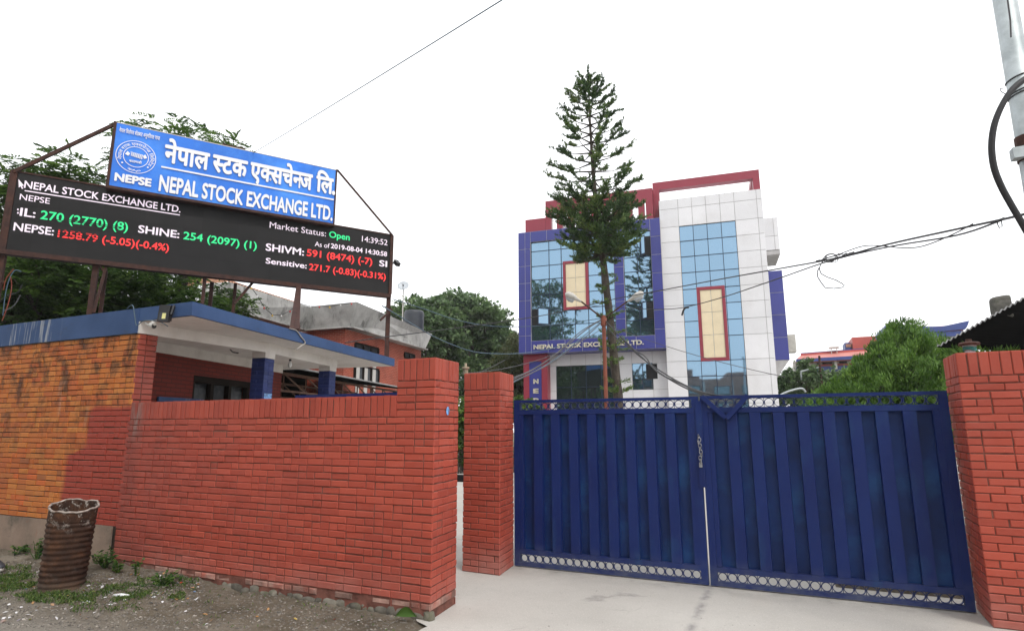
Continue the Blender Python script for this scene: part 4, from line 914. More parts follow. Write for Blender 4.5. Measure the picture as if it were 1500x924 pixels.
# --- white tower
td = .32
TU = [bpx(x, 290, td)[0] for x in (964.5, 992, 1011.5, 1032, 1053, 1076.5, 1108, 1116)]
TU[1] = bpx(994.5, 331, td)[0]; TU[5] = bpx(1077.2, 323, td)[0]
for k in (2, 3, 4): TU[k] = TU[1] + (TU[5] - TU[1]) * (k - 1) / 4
TTOP = bpx(1040, 285.5, td)[1]
zrow = lambda y: bpx(1000, y, td)[1]
tz = [zrow(y) for y in (331, 353, 376, 399.5, 424, 447, 471, 494, 529)]; tz = [0.3, 1.0, 1.9, 2.6, (tz[-1] + 2.6) / 2 + .25] + tz[::-1] + [bpx(1090, 293, td)[1] - .03, TTOP]
gl_top = len(tz) - 3
sk = {(i, j) for i in range(1, 5) for j in range(2, gl_top)}
panels('tower_panel', frB, td, TU, tz, 'acp', .15, sk)
glazing('tower_window', frB, td + .07, TU[1:6], tz[2:gl_top + 1])
m = MB(); m.box((TU[0] + .01, td + .16, 0), (TU[-1] - .03, 10, TTOP - .03), fr=frB); m.build('tower_body', MT['acp'], eb)
m = MB(); m.box((TU[-1] - .029, td + .001, .3), (TU[-1] + .002, 9.9, TTOP - .002), fr=frB); m.build('tower_side', MT['acp'], eb)
x0, z1 = bpx(1020, 421, td); x1, z0 = bpx(1069, 527.5, td); red_frame(x0, x1, z0, z1, td + .02, .14)
h0 = bpx(955.5, 268, td + .5); h1 = bpx(1111.5, 248.5, td + .5); HZ = (h0[1] + h1[1]) / 2
m = MB(); m.box((h0[0], td + .5, HZ - .40), (h1[0], td + .9, HZ), fr=frB); m.box((h0[0], td + .502, BZ1), (h0[0] + .30, td + .898, HZ - .40), fr=frB); m.box((h1[0] - .30, td + .502, TTOP - .03), (h1[0], td + .898, HZ - .40), fr=frB); m.box((h1[0] - .34, td + .9, HZ - .37), (h1[0], 6, HZ - .02), fr=frB); m.box((h1[0] - .30, 5.7, TTOP - .03), (h1[0], 6, HZ - .37), fr=frB)
m.build('maroon_roof_hoop', MT['acpred'], eb)
# side bays of the tower
a = bpx(1119, 320, 1.6); b = bpx(1143, 372, 1.6)
panels('side_bay_panel', frB, 1.6, [TU[-1] + .003, b[0] - .19, b[0]], [b[1] + .22, (a[1] + b[1]) / 2, a[1]], 'acp', 2.2)
m = MB(); m.box((TU[-1] + .003, 1.61, b[1]), (b[0], 3.8, b[1] + .20), fr=frB); m.build('side_bay_soffit', MT['joint'], eb)
a = bpx(1128, 397, 1.2); b = bpx(1157, 527, 1.2)
panels('side_bay_panel', frB, 1.2, [TU[-1] + .003, b[0]], lin(b[1], a[1], 4), 'acpblue', 2.5)
m = MB(); p = lambda u, d_, z: frB.pt(u, d_, z); zb = b[1]
m.hexa([p(TU[-1] + .003, 1.3, zb - .85), p(TU[-1] + .05, 1.3, zb - .85), p(TU[-1] + .05, 3.6, zb - .85), p(TU[-1] + .003, 3.6, zb - .85), p(TU[-1] + .003, 1.22, zb - .003), p(b[0] - .02, 1.22, zb - .003), p(b[0] - .02, 3.6, zb - .003), p(TU[-1] + .003, 3.6, zb - .003)]); m.build('sloped_soffit', MT['joint'], eb)
bu = b[0]; a = bpx(1160, 490, 1.5); b = (bu + .34, bpx(1169, 515, 1.5)[1]); m = MB(); m.box((bu + .001, 1.45, b[1]), (b[0], 2.1, a[1]), fr=frB)
for k in range(9): m.box((b[0], 1.5, b[1] + .06 + k * .07), (b[0] + .012, 2.05, b[1] + .09 + k * .07), fr=frB); m.box((bu + .04, 1.44, b[1] + .06 + k * .07), (b[0] - .04, 1.451, b[1] + .09 + k * .07), fr=frB)
m.build('air_conditioner', MT['lampwhite'], eb)
# --- ground floor under the bay
fd = .88
gu = [bpx(x, 555, fd)[0] for x in (802.5, 814, 833, 852, 871, 890, 908, 925, 944.5, 964)]
gw0, gw1 = bpx(814.5, 536, fd)[0], bpx(903, 536, fd)[0]; gz = bpx(850, 535, fd)[1]
sw0, sz1 = bpx(925.5, 532, fd); sw1, sz0 = bpx(965.5, 570, fd)
us = [gu[0], gw0, *lin(gw0, gw1, 4)[1:-1], gw1, sw0, sw1 - .25, -.02]; us = sorted(us)
zs = [0.3, 1.2, 2.2, sz0, gz, BZ0 - .003]
panels('ground_floor_panel', frB, fd, us, zs, 'acp', .15, {(i, j) for i in range(1, 5) for j in (1, 2, 3)} | {(6, 3), (7, 3)} if False else {(i, j) for i in range(1, 5) for j in (1, 2, 3)} | {(6, 3)})
glazing('ground_floor_window', frB, fd + .06, lin(gw0, gw1, 4), [1.2, 2.2, (gz + 2.2) / 2 + .12, gz], 'glassd')
glazing('ground_floor_window', frB, fd + .05, [sw0, (sw0 + sw1 - .25) / 2, sw1 - .25], [sz0, sz0 + (sz1 - sz0) * .40, gz], 'glass')
m = MB(); u0, z1 = bpx(946, 533, fd); u1, z0 = bpx(963.5, 554.5, fd); m.box((u0, fd - .01, z0), (u1, fd + .03, z1), fr=frB); m.build('dark_opening_plate', MT['dark'], eb)  # dark plate painted in for the unlit room
m = MB(); m.box((XL + 1.0, fd + .16, 0), (-.02, 9, BZ0 - .004), fr=frB); m.build('ground_floor_body', MT['acp'], eb)
a0, a1, b0, b1 = (bpx(x, 560, fd - .55)[0] for x in (767, 802, 775, 793.5))
m = MB(); zq = bpx(785, 529, fd - .55)[1]; m.box((a0, fd - .55, 0), (b0, fd + .1, BZ0 - .003), fr=frB); m.box((b1, fd - .55, 0), (a1, fd + .1, BZ0 - .003), fr=frB); m.box((b0, fd - .549, zq), (b1, fd + .1, BZ0 - .003), fr=frB); m.build('maroon_pier', MT['acpred'], eb)
m = MB(); m.box((b0, fd - .50, 0), (b1, fd + .09, zq), fr=frB); m.build('pier_sign_panel', MT['acpblue'], eb)
m = MB()
for ch_, y in (('N', 561.5), ('E', 575.5), ('P', 589.5), ('S', 603.5), ('E', 617.5)):
    a = bpx(781.7, y, fd - .53); b = bpx(788.2, y, fd - .53); put_text(m, glyphs(ch_), frB, fd - .53, a[0], b[0], a[1], a[1] + .21, .05, thick=.03)
m.build('pier_lettering', [MT['gold'], MT['gold']], eb)

# =================================================================== brick house with flared parapet (left, behind)
zt_, zb_ = 6.5, 5.58
T = [on_z(x, y, zt_) for x, y in ((296, 415), (336, 413), (453, 449), (522, 442), (633, 489))]
Bt = [on_z(x, y, zb_) for x, y in ((296, 449), (336, 452), (447, 483), (513, 478), (623, 511))]
hs = thing('brick_house', (T[3].x - 2, T[3].y + 4, 0), 'red brick house with streaked grey flared concrete parapet behind the guard house', 'house')
m = MB(); n = len(T); off = Vector((-.14, .14, 0))
for i in range(n - 1):
    a, b, c, d_ = Bt[i], Bt[i + 1], T[i + 1], T[i]; m.hexa([a, b, b + off, a + off, d_, c, c + off, d_ + off])
e = (T[4] - T[3]).normalized(); w = Vector((-e.y, e.x, 0))
m.hexa([Bt[4], Bt[4] - e * .1, Bt[4] + w * 7 - e * .1, Bt[4] + w * 7, T[4], T[4] - e * .1, T[4] + w * 7 - e * .1, T[4] + w * 7][::1])
m.build('parapet', MT['wconc'], hs)
m = MB()
for i in range(n - 1):
    a, b = Bt[i] - Z3 * .06, Bt[i + 1] - Z3 * .06; o_ = Vector((.16 * (b - a).normalized().y, -.16 * (b - a).normalized().x, 0)); m.hexa([a + o_, b + o_, b - o_ * 2, a - o_ * 2] + [p + Z3 * .055 for p in (a + o_, b + o_, b - o_ * 2, a - o_ * 2)])
m.build('parapet_ledge', MT['wconc'], hs)
Wc = [Bt[i] + Vector((-.32, .10, 0)) for i in range(n)]; back = Wc[4] + w * 7
m = MB(); pz = [Wc[0] + Vector((0, 0, 0)), Wc[1], Wc[2], Wc[3], Wc[4], back, Vector((Wc[0].x - 2, back.y, 0))]
m.prism(pz, 0, zb_ - .06); m.build('wall', MT['housebrick'], hs, uv=True)
m = MB(); m.prism([p + Vector((-.2, .2, 0)) for p in pz], zb_ - .05, zb_ + .12); m.build('flat_roof', MT['wconc'], hs)
# low tiled roof peeping over the left parapet
m = MB(); a, b = T[1] + Vector((-.1, 0, .02)), T[2] + Vector((-.1, -.4, .02)); r1, r0 = a + Vector((-2.0, 0.2, .75)), b + Vector((-2.0, -.4, .62)); aL = T[0] + Vector((-1.5, .2, .02)); nn = 26
for k in range(nn):
    q0, q1 = a.lerp(b, k / nn), a.lerp(b, (k + 1) / nn); s0, s1 = r1.lerp(r0, k / nn), r1.lerp(r0, (k + 1) / nn); md_ = (q0 + q1) / 2 + Z3 * .06; ms_ = (s0 + s1) / 2 + Z3 * .06
    m.add([q0, md_, q1, s1, ms_, s0], [(0, 1, 4, 5), (1, 2, 3, 4)])
for k in range(8):
    q0, q1 = aL.lerp(a, k / 8), aL.lerp(a, (k + 1) / 8); s0, s1 = r1 + (q0 - a) * .15, r1 + (q1 - a) * .15; m.quad(q0, q1, s1, s0)
m.build('tiled_roof', MT['tile'], hs)
eR = (Wc[4] - Wc[3]).normalized(); frH = Fr((Wc[3].x, Wc[3].y), math.atan2(eR.y, eR.x))
def hwin(x0, y0, x1, y1, npane, mat='dark'):
    u0, z1 = frH.px(x0, y0); u1, z0 = frH.px(x1, y1); z1 = max(z0 + .1, z1); mb = MB()
    for k in range(npane + 1): u = u0 + (u1 - u0) * k / npane; mb.box((u - .05, -.07, z0), (u + .05, .02, z1), fr=frH)
    mb.box((u0, -.068, z0 - .06), (u1, .018, z0), fr=frH); mb.box((u0, -.068, z1), (u1, .018, z1 + .06), fr=frH); o = mb.build('window', MT['windowframe'], hs)
    g_ = MB(); g_.quad(*[frH.pt(u, -.02, z) for u, z in ((u0, z0), (u1, z0), (u1, z1), (u0, z1))]); g_.build('pane', MT[mat], o)
u0, za = frH.px(520, 508); u1, _ = frH.px(553, 517)
hwin(520, 503, 553, 517.5, 3); hwin(592, 517, 606, 526, 2)
hwin(519, 536, 553, 562, 3, 'curtain')
m = MB()
for x in (523, 535, 547): u, z = frH.px(x, 550); m.box((u - .16, -.06, z - .9), (u + .10, -.03, z + .55), fr=frH)
m.build('window_shutter', MT['cream_wall'], hs)
# things on the house roof
c = on_z(606, 466, 6.9) ; c = at_d(606, 480, 32); cz0 = zb_ + .12; t = thing('water_tank', (c.x, c.y, cz0), 'black plastic water tank on the brick house roof under the dish', 'water tank')
tr = .53; m = MB(); top = at_d(606, 454, 32).z; H = top - cz0
m.lathe([(tr, 0)] + [(tr + (.035 if k % 2 else 0), .08 + (H - .22) * k / 12) for k in range(13)] + [(tr * .98, H - .09), (tr * .9, H - .03), (tr * .45, H)], (c.x, c.y, cz0), 28); m.build('body', MT['tank'], t, smooth=True)
m = MB(); m.lathe([(.20, 0), (.22, .05), (.12, .07)], (c.x - .05, c.y, top - .01), 16); m.build('lid', MT['blackplastic'], t)
dp = at_d(591, 420, 31.5); t = thing('satellite_dish', (dp.x, dp.y, zb_ + .1), 'small grey satellite dish on a white pole beside the black water tank', 'satellite dish')
m = MB(); m.tube([(dp.x, dp.y, zb_ + .1), (dp.x, dp.y, dp.z - .1)], .03, 8); m.build('pole', MT['lampwhite'], t)
m = MB(); axd = Vector((.35, -.85, .55)).normalized(); m.lathe([(.01, .0), (.12, .012), (.22, .045), (.305, .095), (.305, .105), (.21, .055), (.01, .01)], dp, 22, ax=axd); m.build('dish', MT['dish'], t, smooth=True)
m = MB(); lnb = dp + axd * .37 + Vector((.06, -.02, -.16)); m.tube([dp - Z3 * .24 + axd * .09, lnb], .014, 6); m.tube([lnb, lnb - axd * .10], .035, 8); m.build('lnb_arm', MT['blackplastic'], t)
t = thing('string_lights', tuple(T[2]), 'string of small coloured bulbs looped along the grey parapet', 'string lights')
P = [at_d(x, y, D) for x, y, D in ((348, 415, 20.5), (368, 421, 21), (377, 433, 21.2), (387, 450, 21.6), (399, 461, 22), (412, 461.5, 22.5), (425, 455, 22.8), (438, 444, 23), (455, 448.5, 23.2), (468, 448.5, 23.2), (483, 449, 23.2), (499, 446, 23.1), (515, 444, 23))]
P = [p + (CAM - p).normalized() * .8 for p in P]; m = MB(); m.tube(P, .012, 5); m.build('cord', MT['cable'], t)
for i, p in enumerate(P[1:]):
    m = MB(); m.lathe([(.008, -.07), (.032, -.05), (.032, -.015), (.015, 0)], p, 8); m.build('bulb', simple('bulb_' + ['amber', 'white', 'red'][i % 3], [(.6, .4, .06), (.7, .7, .68), (.5, .06, .05)][i % 3], .4) if i < 3 else bpy.data.materials['bulb_' + ['amber', 'white', 'red'][i % 3]], t)

# =================================================================== parking shed behind the guard house
zs_ = 3.05; e0, e1 = on_z(455, 543, zs_), on_z(582, 566.5, zs_); ev = (e1 - e0).normalized(); ein = Vector((-ev.y, ev.x, 0)); e0 = e0 - ev * 1.6; e1 = e1 + ev * 2
t = thing('parking_shed', tuple((e0 + e1) / 2 + ein * 2 - Z3 * zs_), 'corrugated shed coloured shade-black on brown steel trusses behind the porch columns', 'shed')
def corrugated(a, b, into, drop, pitch=.075, amp=.018):
    mb = MB(); L = (b - a).length; n_ = int(L / pitch * 4); v = []
    for k in range(n_ + 1):
        p = a.lerp(b, k / n_) + Z3 * amp * math.sin(k * math.pi / 2); v += [p, p + into + Z3 * drop]
    mb.add(v, [(2 * k, 2 * k + 2, 2 * k + 3, 2 * k + 1) for k in range(n_)]); return mb
mb = corrugated(e0, e1, ein * 4.6, .55); o = mb.build('roof', MT['corr'], t); sd = o.modifiers.new('t', 'SOLIDIFY'); sd.thickness = .012
mb = corrugated(e0 - ein * .035 + Z3 * .006, e1 - ein * .035 + Z3 * .006, ein * .03, .003); o = mb.build('roof_edge', MT['corredge'], t); sd = o.modifiers.new('t', 'SOLIDIFY'); sd.thickness = .014
m = MB(); a = e0 + ein * 4.5; b = e1 + ein * 4.5; m.hexa([Vector((p.x, p.y, 0)) for p in (a, b, b + ein * .1, a + ein * .1)] + [Vector((p.x, p.y, 3.55)) for p in (a, b, b + ein * .1, a + ein * .1)])
a = e0; b = e0 + ein * 4.5; m.hexa([Vector((p.x, p.y, 0)) for p in (a, a + ev * .1, b + ev * .1, b)] + [Vector((p.x, p.y, 3.0)) for p in (a, a + ev * .1, b + ev * .1, b)]); m.build('back_wall', MT['corr'], t)
for off_ in (.45, 2.4):
    m = MB(); A, B_ = e0 + ein * off_ - Z3 * .10, e1 + ein * off_ - Z3 * .10; lo = Z3 * -.42; m.bar(A, B_, .06); m.bar(A + lo, B_ + lo, .05); nn = 9
    for k in range(nn):
        p, q = A.lerp(B_, k / nn), A.lerp(B_, (k + 1) / nn); m.bar(p, p + lo, .035); m.bar(p, q + lo, .03)
    m.build('truss', MT['wood'], t)
for k in (0.02, .35, .68, .98):
    m = MB(); p = e0.lerp(e1, k) + ein * .45; m.bar((p.x, p.y, 0), (p.x, p.y, zs_ - .1), .07); m.build('post', MT['wood'], t)

# =================================================================== corrugated lean-to coloured shade-black at the right, with a tank on it
L0, L1 = on_y(1386, 501, 11.0), on_y(1500, 437, 11.0); dv = (L1 - L0); L1 = L0 + dv * 3.2; L0 = L0 - dv * .12
t = thing('lean_to_shed', (L0.x + 3, 13, 0), 'corrugated lean-to roof coloured shade-black rising behind the right gate pillar', 'shed')
mb = corrugated(L0, L1, Vector((2.6, 3.2, 0)), .10); o = mb.build('roof', MT['corr'], t); sd = o.modifiers.new('t', 'SOLIDIFY'); sd.thickness = .014
mb = corrugated(L0 + Vector((0, -.02, .012)), L1 + Vector((0, -.02, .012)), Vector((0, .06, 0)), 0); o = mb.build('roof_edge', MT['corredge'], t); sd = o.modifiers.new('t', 'SOLIDIFY'); sd.thickness = .012
L0 = L0 + Vector((2.6, 3.2, 0)); L1 = L1 + Vector((2.6, 3.2, 0)); m = MB(); yb_ = L0.y - .05; m.hexa([(L0.x, yb_, 0), (L1.x, yb_, 0), (L1.x, yb_ + .04, 0), (L0.x, yb_ + .04, 0), (L0.x, yb_, L0.z), (L1.x, yb_, L1.z), (L1.x, yb_ + .04, L1.z), (L0.x, yb_ + .04, L0.z)]); m.box((L1.x - 2.7, 11.1, 0), (L1.x - 2.6, yb_, L1.z - 1)); m.build('back_wall', MT['corr'], t)  # back and side sheets added to block light under the roof
L0 = L0 - Vector((2.6, 3.2, 0))
for x in (L0.x + 3.4, L0.x + 5.2): m = MB(); m.bar((x, 11.2, 0), (x, 11.2, L0.z + (x - L0.x) * dv.z / dv.x - .02), .08); m.build('post', MT['corr'], t)
c = on_y(1467, 455, 11.35); zr = L0.z + (c.x - L0.x) * dv.z / dv.x
m = MB(); v = []
for i, (h, r) in enumerate(((-.10, 1), (.06, 1.03), (.18, 1), (.215, .9), (.225, .5))):
    for k in range(16): a = 2 * math.pi * k / 16; v.append((c.x + .125 * r * math.copysign(abs(math.cos(a)) ** .55, math.cos(a)), c.y + .12 * r * math.copysign(abs(math.sin(a)) ** .55, math.sin(a)), zr + h * (1 + .06 * math.cos(a))))
m.add(v, [(i * 16 + k, i * 16 + (k + 1) % 16, (i + 1) * 16 + (k + 1) % 16, (i + 1) * 16 + k) for i in range(4) for k in range(16)] + [tuple(range(64, 80)), tuple(range(15, -1, -1))])
MT['mossy'] = simple('mossy_grey_cement', (.13, .125, .11), .9, var=.4, scale=9, bump=.5, dirt=((.05, .055, .03), .7), dscale=8)
tag(m.build('roof_weight', MT['mossy']), 'mossy grey block weighing down the shade-black corrugated roof', 'block')

# =================================================================== far buildings on the right
def far_block(name, D, label, cat):
    p = at_d(1230, 560, D); return thing(name, (p.x, p.y, 0), label, cat), Fr((p.x, p.y), math.radians(0))
t, fr = far_block('long_building', 48, 'long low building with red sheet roof and blue trim, far beyond the small dark tree', 'building')
F = lambda x, y, d=0: fr.px(x, y, d)
def fbox(parent, nm, mat, x0, y0, x1, y1, d0=0, d1=6, uv=False):
    a, b = F(x0, y0, d0), F(x1, y1, d0); mb = MB(); mb.box((a[0], d0, b[1]), (b[0], d1, a[1]), fr=fr); return mb.build(nm, MT[mat], parent, uv=uv)
a, b = F(1168, 600), F(1300, 600); m = MB(); z1 = F(1230, 526)[1]; m.box((a[0], 0, 0), (b[0], 8, z1), fr=fr); m.build('wall', MT['cream_wall'], t)
m = MB(); A0, A1 = F(1166, 526.5, -1), F(1300, 519, -1); C0, C1 = F(1173, 520.5, 1.5), F(1300, 511, 1.5)
m.add([fr.pt(A0[0], -1, A0[1]), fr.pt(A1[0], -1, A1[1]), fr.pt(C1[0], 1.5, C1[1]), fr.pt(C0[0], 1.5, C0[1])], [(0, 1, 2, 3)]); m.add([fr.pt(A0[0], -1, A0[1] - .15), fr.pt(A1[0], -1, A1[1] - .15), fr.pt(A1[0], 8, A1[1] - .1), fr.pt(A0[0], 8, A0[1] - .1)], [(0, 1, 2, 3)]); o = m.build('roof', MT['paleroof'], t); sd = o.modifiers.new('t', 'SOLIDIFY'); sd.thickness = .12
m = MB(); m.bar(fr.pt(A0[0], -1.02, A0[1] - .1), fr.pt(A1[0], -1.02, A1[1] - .1), .12, .26); m.bar(fr.pt(C0[0], 1.5, C0[1] + .1), fr.pt(C1[0], 1.5, C1[1] + .1), .1, .2); m.build('blue_trim', MT['blueroof'], t)
m = MB(); m.bar(fr.pt(C0[0], 1.6, C0[1] + .02), fr.pt(C1[0], 1.6, C1[1] + .02), .4, .22); m.build('ridge', MT['redroof'], t)
for x0, x1 in ((1196, 1203), (1204, 1219), (1229, 1241), (1250, 1262)): fbox(t, 'window', 'dark', x0, 528, x1, 533, -.05, .1)
fbox(t, 'sill_band', 'redroof', 1190, 534, 1262, 536.5, -.08, .1); fbox(t, 'plinth_band', 'blueroof', 1166, 538, 1290, 541, -.3, 0)
fbox(t, 'column', 'cream_wall', 1222, 526, 1227, 540, -.6, -.1)
for x in (1217, 1225): fbox(t, 'vent_pipe', 'lampwhite', x, 508, x + 2, 519, 1, 1.2)
fbox(t, 'vent_cap', 'lampwhite', 1214, 508, 1229, 509.5, .9, 1.4)
t = thing('red_roofed_house', tuple(fr.pt(F(1268, 520)[0], 14, 0)), 'blocky red topped house showing above the long low roof', 'house')
fbox(t, 'roof_block', 'redroof', 1248, 494, 1290, 512, 12, 18); a, b = F(1248, 512.5, 12.2), F(1300, 512, 12.2); m = MB(); m.box((a[0] + .1, 12.2, 0), (b[0], 18, a[1]), fr=fr); m.build('wall', MT['cream_wall'], t)
fbox(t, 'side_gable', 'blueroof', 1237, 502, 1247.5, 520, 12.6, 15); fbox(t, 'gable_tiles', 'tile', 1239, 504, 1247, 508, 12.5, 12.6)
t = thing('blue_roofed_hall', tuple(fr.pt(F(1380, 520)[0], 4, 0)), 'hall with upswept blue roof and red band behind the bright green bush', 'building')
m = MB(); P_ = [(1296, 480), (1299, 474), (1340, 478), (1380, 478), (1420, 469.5), (1417, 478), (1414, 482), (1370, 486), (1300, 489)]
pts = [F(x, y, 3) for x, y in P_]; m.add([fr.pt(u, 3, z) for u, z in pts] + [fr.pt(u, 9, z) for u, z in pts], [tuple(range(9)), tuple(range(17, 8, -1))] + [(i, (i + 1) % 9, 9 + (i + 1) % 9, 9 + i) for i in range(9)]); m.build('roof', MT['blueroof'], t)
fbox(t, 'red_band', 'paleroof', 1300, 482, 1412, 490, 3.2, 8); fbox(t, 'blue_trim', 'blueroof', 1300, 490, 1412, 491.3, 3.1, 8); a, b = F(1302, 491.5, 3.3), F(1420, 492, 3.3); m = MB(); m.box((a[0], 3.3, 0), (b[0], 8, a[1]), fr=fr); m.build('wall', MT['wconc'], t)

# =================================================================== foliage
RNG = np.random.default_rng(11)
def nrm(a): return a / np.maximum(1e-9, np.linalg.norm(a, axis=1, keepdims=True))
def leaf_object(name, P, A, N, L, W, rnd, mat, parent=None):
    """one mesh of many single leaves: centre P, axis A, face normal N"""
    n = len(P); A = nrm(A); B = nrm(np.cross(A, N)); L = np.broadcast_to(L, (n,))[:, None]; W = np.broadcast_to(W, (n,))[:, None]
    base = np.array(parent['_b']) if parent is not None else np.array([P[:, 0].mean(), P[:, 1].mean(), P[:, 2].min()])
    Q = P - base; up = nrm(np.cross(B, A)) * L * .06
    V = np.stack([Q - A * L / 2, Q + B * W / 2 - A * L * .05 + up, Q + A * L / 2, Q - B * W / 2 - A * L * .05 + up], 1).reshape(-1, 3)
    me = bpy.data.meshes.new(name); me.vertices.add(4 * n); me.vertices.foreach_set('co', V.ravel()); me.loops.add(4 * n); me.loops.foreach_set('vertex_index', np.arange(4 * n))
    me.polygons.add(n); me.polygons.foreach_set('loop_start', np.arange(0, 4 * n, 4)); me.update(calc_edges=True)
    at = me.attributes.new('rnd', 'FLOAT', 'FACE'); at.data.foreach_set('value', np.clip(rnd, 0, 1).astype(np.float32)); me.materials.append(MT[mat])
    o = bpy.data.objects.new(name, me); COL.objects.link(o); o['_b'] = tuple(base)
    if parent is not None: o.parent = parent
    else: o.location = base
    return o
def ball(n): v = nrm(RNG.normal(size=(n, 3))); return v * RNG.random((n, 1)) ** (1 / 2.4)
def crown(clumps, per, twig_r, leaves_per, L, W, flat=.8, droop=.2):
    """clumps of twigs of leaves; returns arrays"""
    Ps, As, Ns, Rs = [], [], [], []
    for c, r in clumps:
        k = max(4, int(per * r * r)); tw = np.array(c) + ball(k) * r * np.array([1, 1, flat]); cr = RNG.random(k) * .55 + RNG.normal(0, .12)
        for t, q in zip(tw, cr):
            n = leaves_per; o = ball(n) * twig_r * np.array([1, 1, .55]); out = nrm(np.array([t - np.array(c)]) + RNG.normal(0, r * .5, (1, 3)))
            Ps.append(t + o); As.append(o / twig_r * .6 + out * .7 + RNG.normal(0, .35, (n, 3)) - np.array([0, 0, droop])); Ns.append(RNG.normal(0, .55, (n, 3)) + np.array([0, 0, 1]))
            Rs.append(q + RNG.random(n) * .45)
    return np.concatenate(Ps), np.concatenate(As), np.concatenate(Ns), np.concatenate(Rs)
def limbs(mb, base, fork, clumps, r0, nmax=14):
    base, fork = Vector(base), Vector(fork)
    mb.tube([base, base.lerp(fork, .35) + Vector((.06, -.04, 0)), base.lerp(fork, .7) - Vector((.05, 0, 0)), fork], [r0 * 1.25, r0, r0 * .9, r0 * .75], 10)
    for c, r in clumps[:nmax]:
        c = Vector(c); m_ = fork.lerp(c, .5) + Vector((random.uniform(-.3, .3), random.uniform(-.3, .3), random.uniform(-.1, .4))) * r
        mb.tube([fork - Z3 * .1, m_, c], [r0 * .5, r0 * .3, r0 * .08], 6)
        for k in range(3):
            e_ = c + Vector(ball(1)[0]) * r * .8; mb.tube([m_.lerp(c, .5), (m_.lerp(c, .5) + e_) / 2 + Z3 * .05, e_], [r0 * .18, r0 * .12, r0 * .03], 5)
def tree(name, label, pxs, base, mat, per, twig_r, lp, L, W, r0=.18, forkz=.45, group=None, flat=.8, cat='tree', nmax=14, droop=.2):
    cl = [(tuple(at_d(x, y, D)), r) for x, y, D, r in pxs]; t = thing(name, base, label, cat, group)
    cx = sum(c[0][0] for c in cl) / len(cl); cy = sum(c[0][1] for c in cl) / len(cl); zm = min(c[0][2] for c in cl)
    m = MB(); limbs(m, base, ((base[0] + cx) / 2, (base[1] + cy) / 2, max(1.2, zm * forkz + .6)), cl, r0, nmax); m.build('trunk', MT['bark'], t, smooth=True)
    P, A, N, R = crown(cl, per, twig_r, lp, L, W, flat, droop); leaf_object('crown', P, A, N, L * (.7 + .6 * RNG.random(len(P))), W * (.7 + .6 * RNG.random(len(P))), R, mat, t); return t
def foot(x, D): p = at_d(x, 560, D); return (p.x, p.y, 0)
def feather_tree(name, label, pxs, base, nspray, r0, group, seed=0):
    """tree with feathery compound leaves: each spray is a drooping midrib with leaflets on both sides"""
    cl = [(tuple(at_d(x, y, D)), r) for x, y, D, r in pxs]; t = thing(name, base, label, 'tree', group); m = MB()
    cx = sum(c[0][0] for c in cl) / len(cl); cy = sum(c[0][1] for c in cl) / len(cl)
    limbs(m, base, ((base[0] + cx) / 2, (base[1] + cy) / 2, 3.0), cl, r0, 16); m.build('trunk', MT['bark'], t, smooth=True)
    Ps, As, Ns, Rs = [], [], [], []; tot = sum(r * r for _, r in cl)
    for c, r in cl:
        for _ in range(int(nspray * r * r / tot)):
            o = np.array(c) + ball(1)[0] * r * np.array([1, 1, .75]); d_ = nrm((ball(1) + .5 * (o - np.array(c))[None] / r))[0]; d_[2] = d_[2] * .5 - .05; d_ /= np.linalg.norm(d_)
            n = 9; ln = .42 * (.7 + .6 * RNG.random()); s = np.repeat(np.linspace(.1, 1, n), 2); sg = np.tile([-1, 1], n); side = np.cross(d_, [0, 0, 1]); side /= np.linalg.norm(side)
            w = .11 * (1 - .5 * np.abs(s - .45)); P = o + s[:, None] * d_ * ln + sg[:, None] * side * w[:, None] * .55 - np.array([0, 0, 1]) * (s ** 2)[:, None] * .14
            Ps.append(P); As.append(sg[:, None] * side + d_ * .55 + RNG.normal(0, .15, (2 * n, 3))); Ns.append(RNG.normal(0, .35, (2 * n, 3)) + np.array([0, 0, 1])); Rs.append(np.full(2 * n, RNG.random() * .7) + RNG.random(2 * n) * .3)
    P = np.concatenate(Ps); n = len(P); leaf_object('crown', P, np.concatenate(As), np.concatenate(Ns), .125 * (.8 + .4 * RNG.random(n)), .050, np.concatenate(Rs), 'leafL', t)
GL = 'feathery trees behind the guard house'
def rc(x, y, D, s): return (x + random.uniform(-s, s), y + random.uniform(-s, s), D + random.uniform(-1, 1), random.uniform(.55, .95))
A_ = [rc(x, y, 16.5, 9) for x, y in ((186, 210), (215, 205), (262, 212), (300, 220), (325, 232), (240, 232), (205, 245), (285, 250), (320, 262), (250, 275), (200, 290), (300, 300), (230, 330), (170, 330), (280, 350), (330, 345), (380, 330), (190, 380), (235, 400), (180, 420), (215, 445), (262, 425), (160, 440), (285, 440), (240, 462), (190, 470))]
feather_tree('feathery_tree', 'feathery green tree rising behind the blue name board', A_, foot(235, 16.8), 1500, .16, GL)
B_ = [rc(x, y, 14.5, 9) for x, y in ((20, 262), (52, 258), (85, 255), (110, 265), (95, 285), (40, 285), (5, 290), (70, 310), (120, 300), (145, 320), (10, 330), (50, 350), (100, 350), (20, 395), (60, 400), (100, 405), (135, 415), (30, 430), (75, 435), (115, 445), (20, 460), (60, 465), (-30, 300), (-30, 380), (-25, 440), (100, 470), (140, 465))]
feather_tree('feathery_tree', 'dark feathery tree behind the left end of the LED board', B_, foot(40, 14.8), 2000, .18, GL)
D_ = [(x + random.uniform(-7, 7), y + random.uniform(-6, 6), 13.6 + random.uniform(-.8, .8), random.uniform(.45, .7)) for x in range(-40, 300, 26) for y in ((392, 418, 446, 470) if x < 240 else (440, 466))]
feather_tree('feathery_tree', 'low dense feathery tree filling the space under the LED board above the roof edge', D_, foot(120, 13.8), 2600, .12, GL)
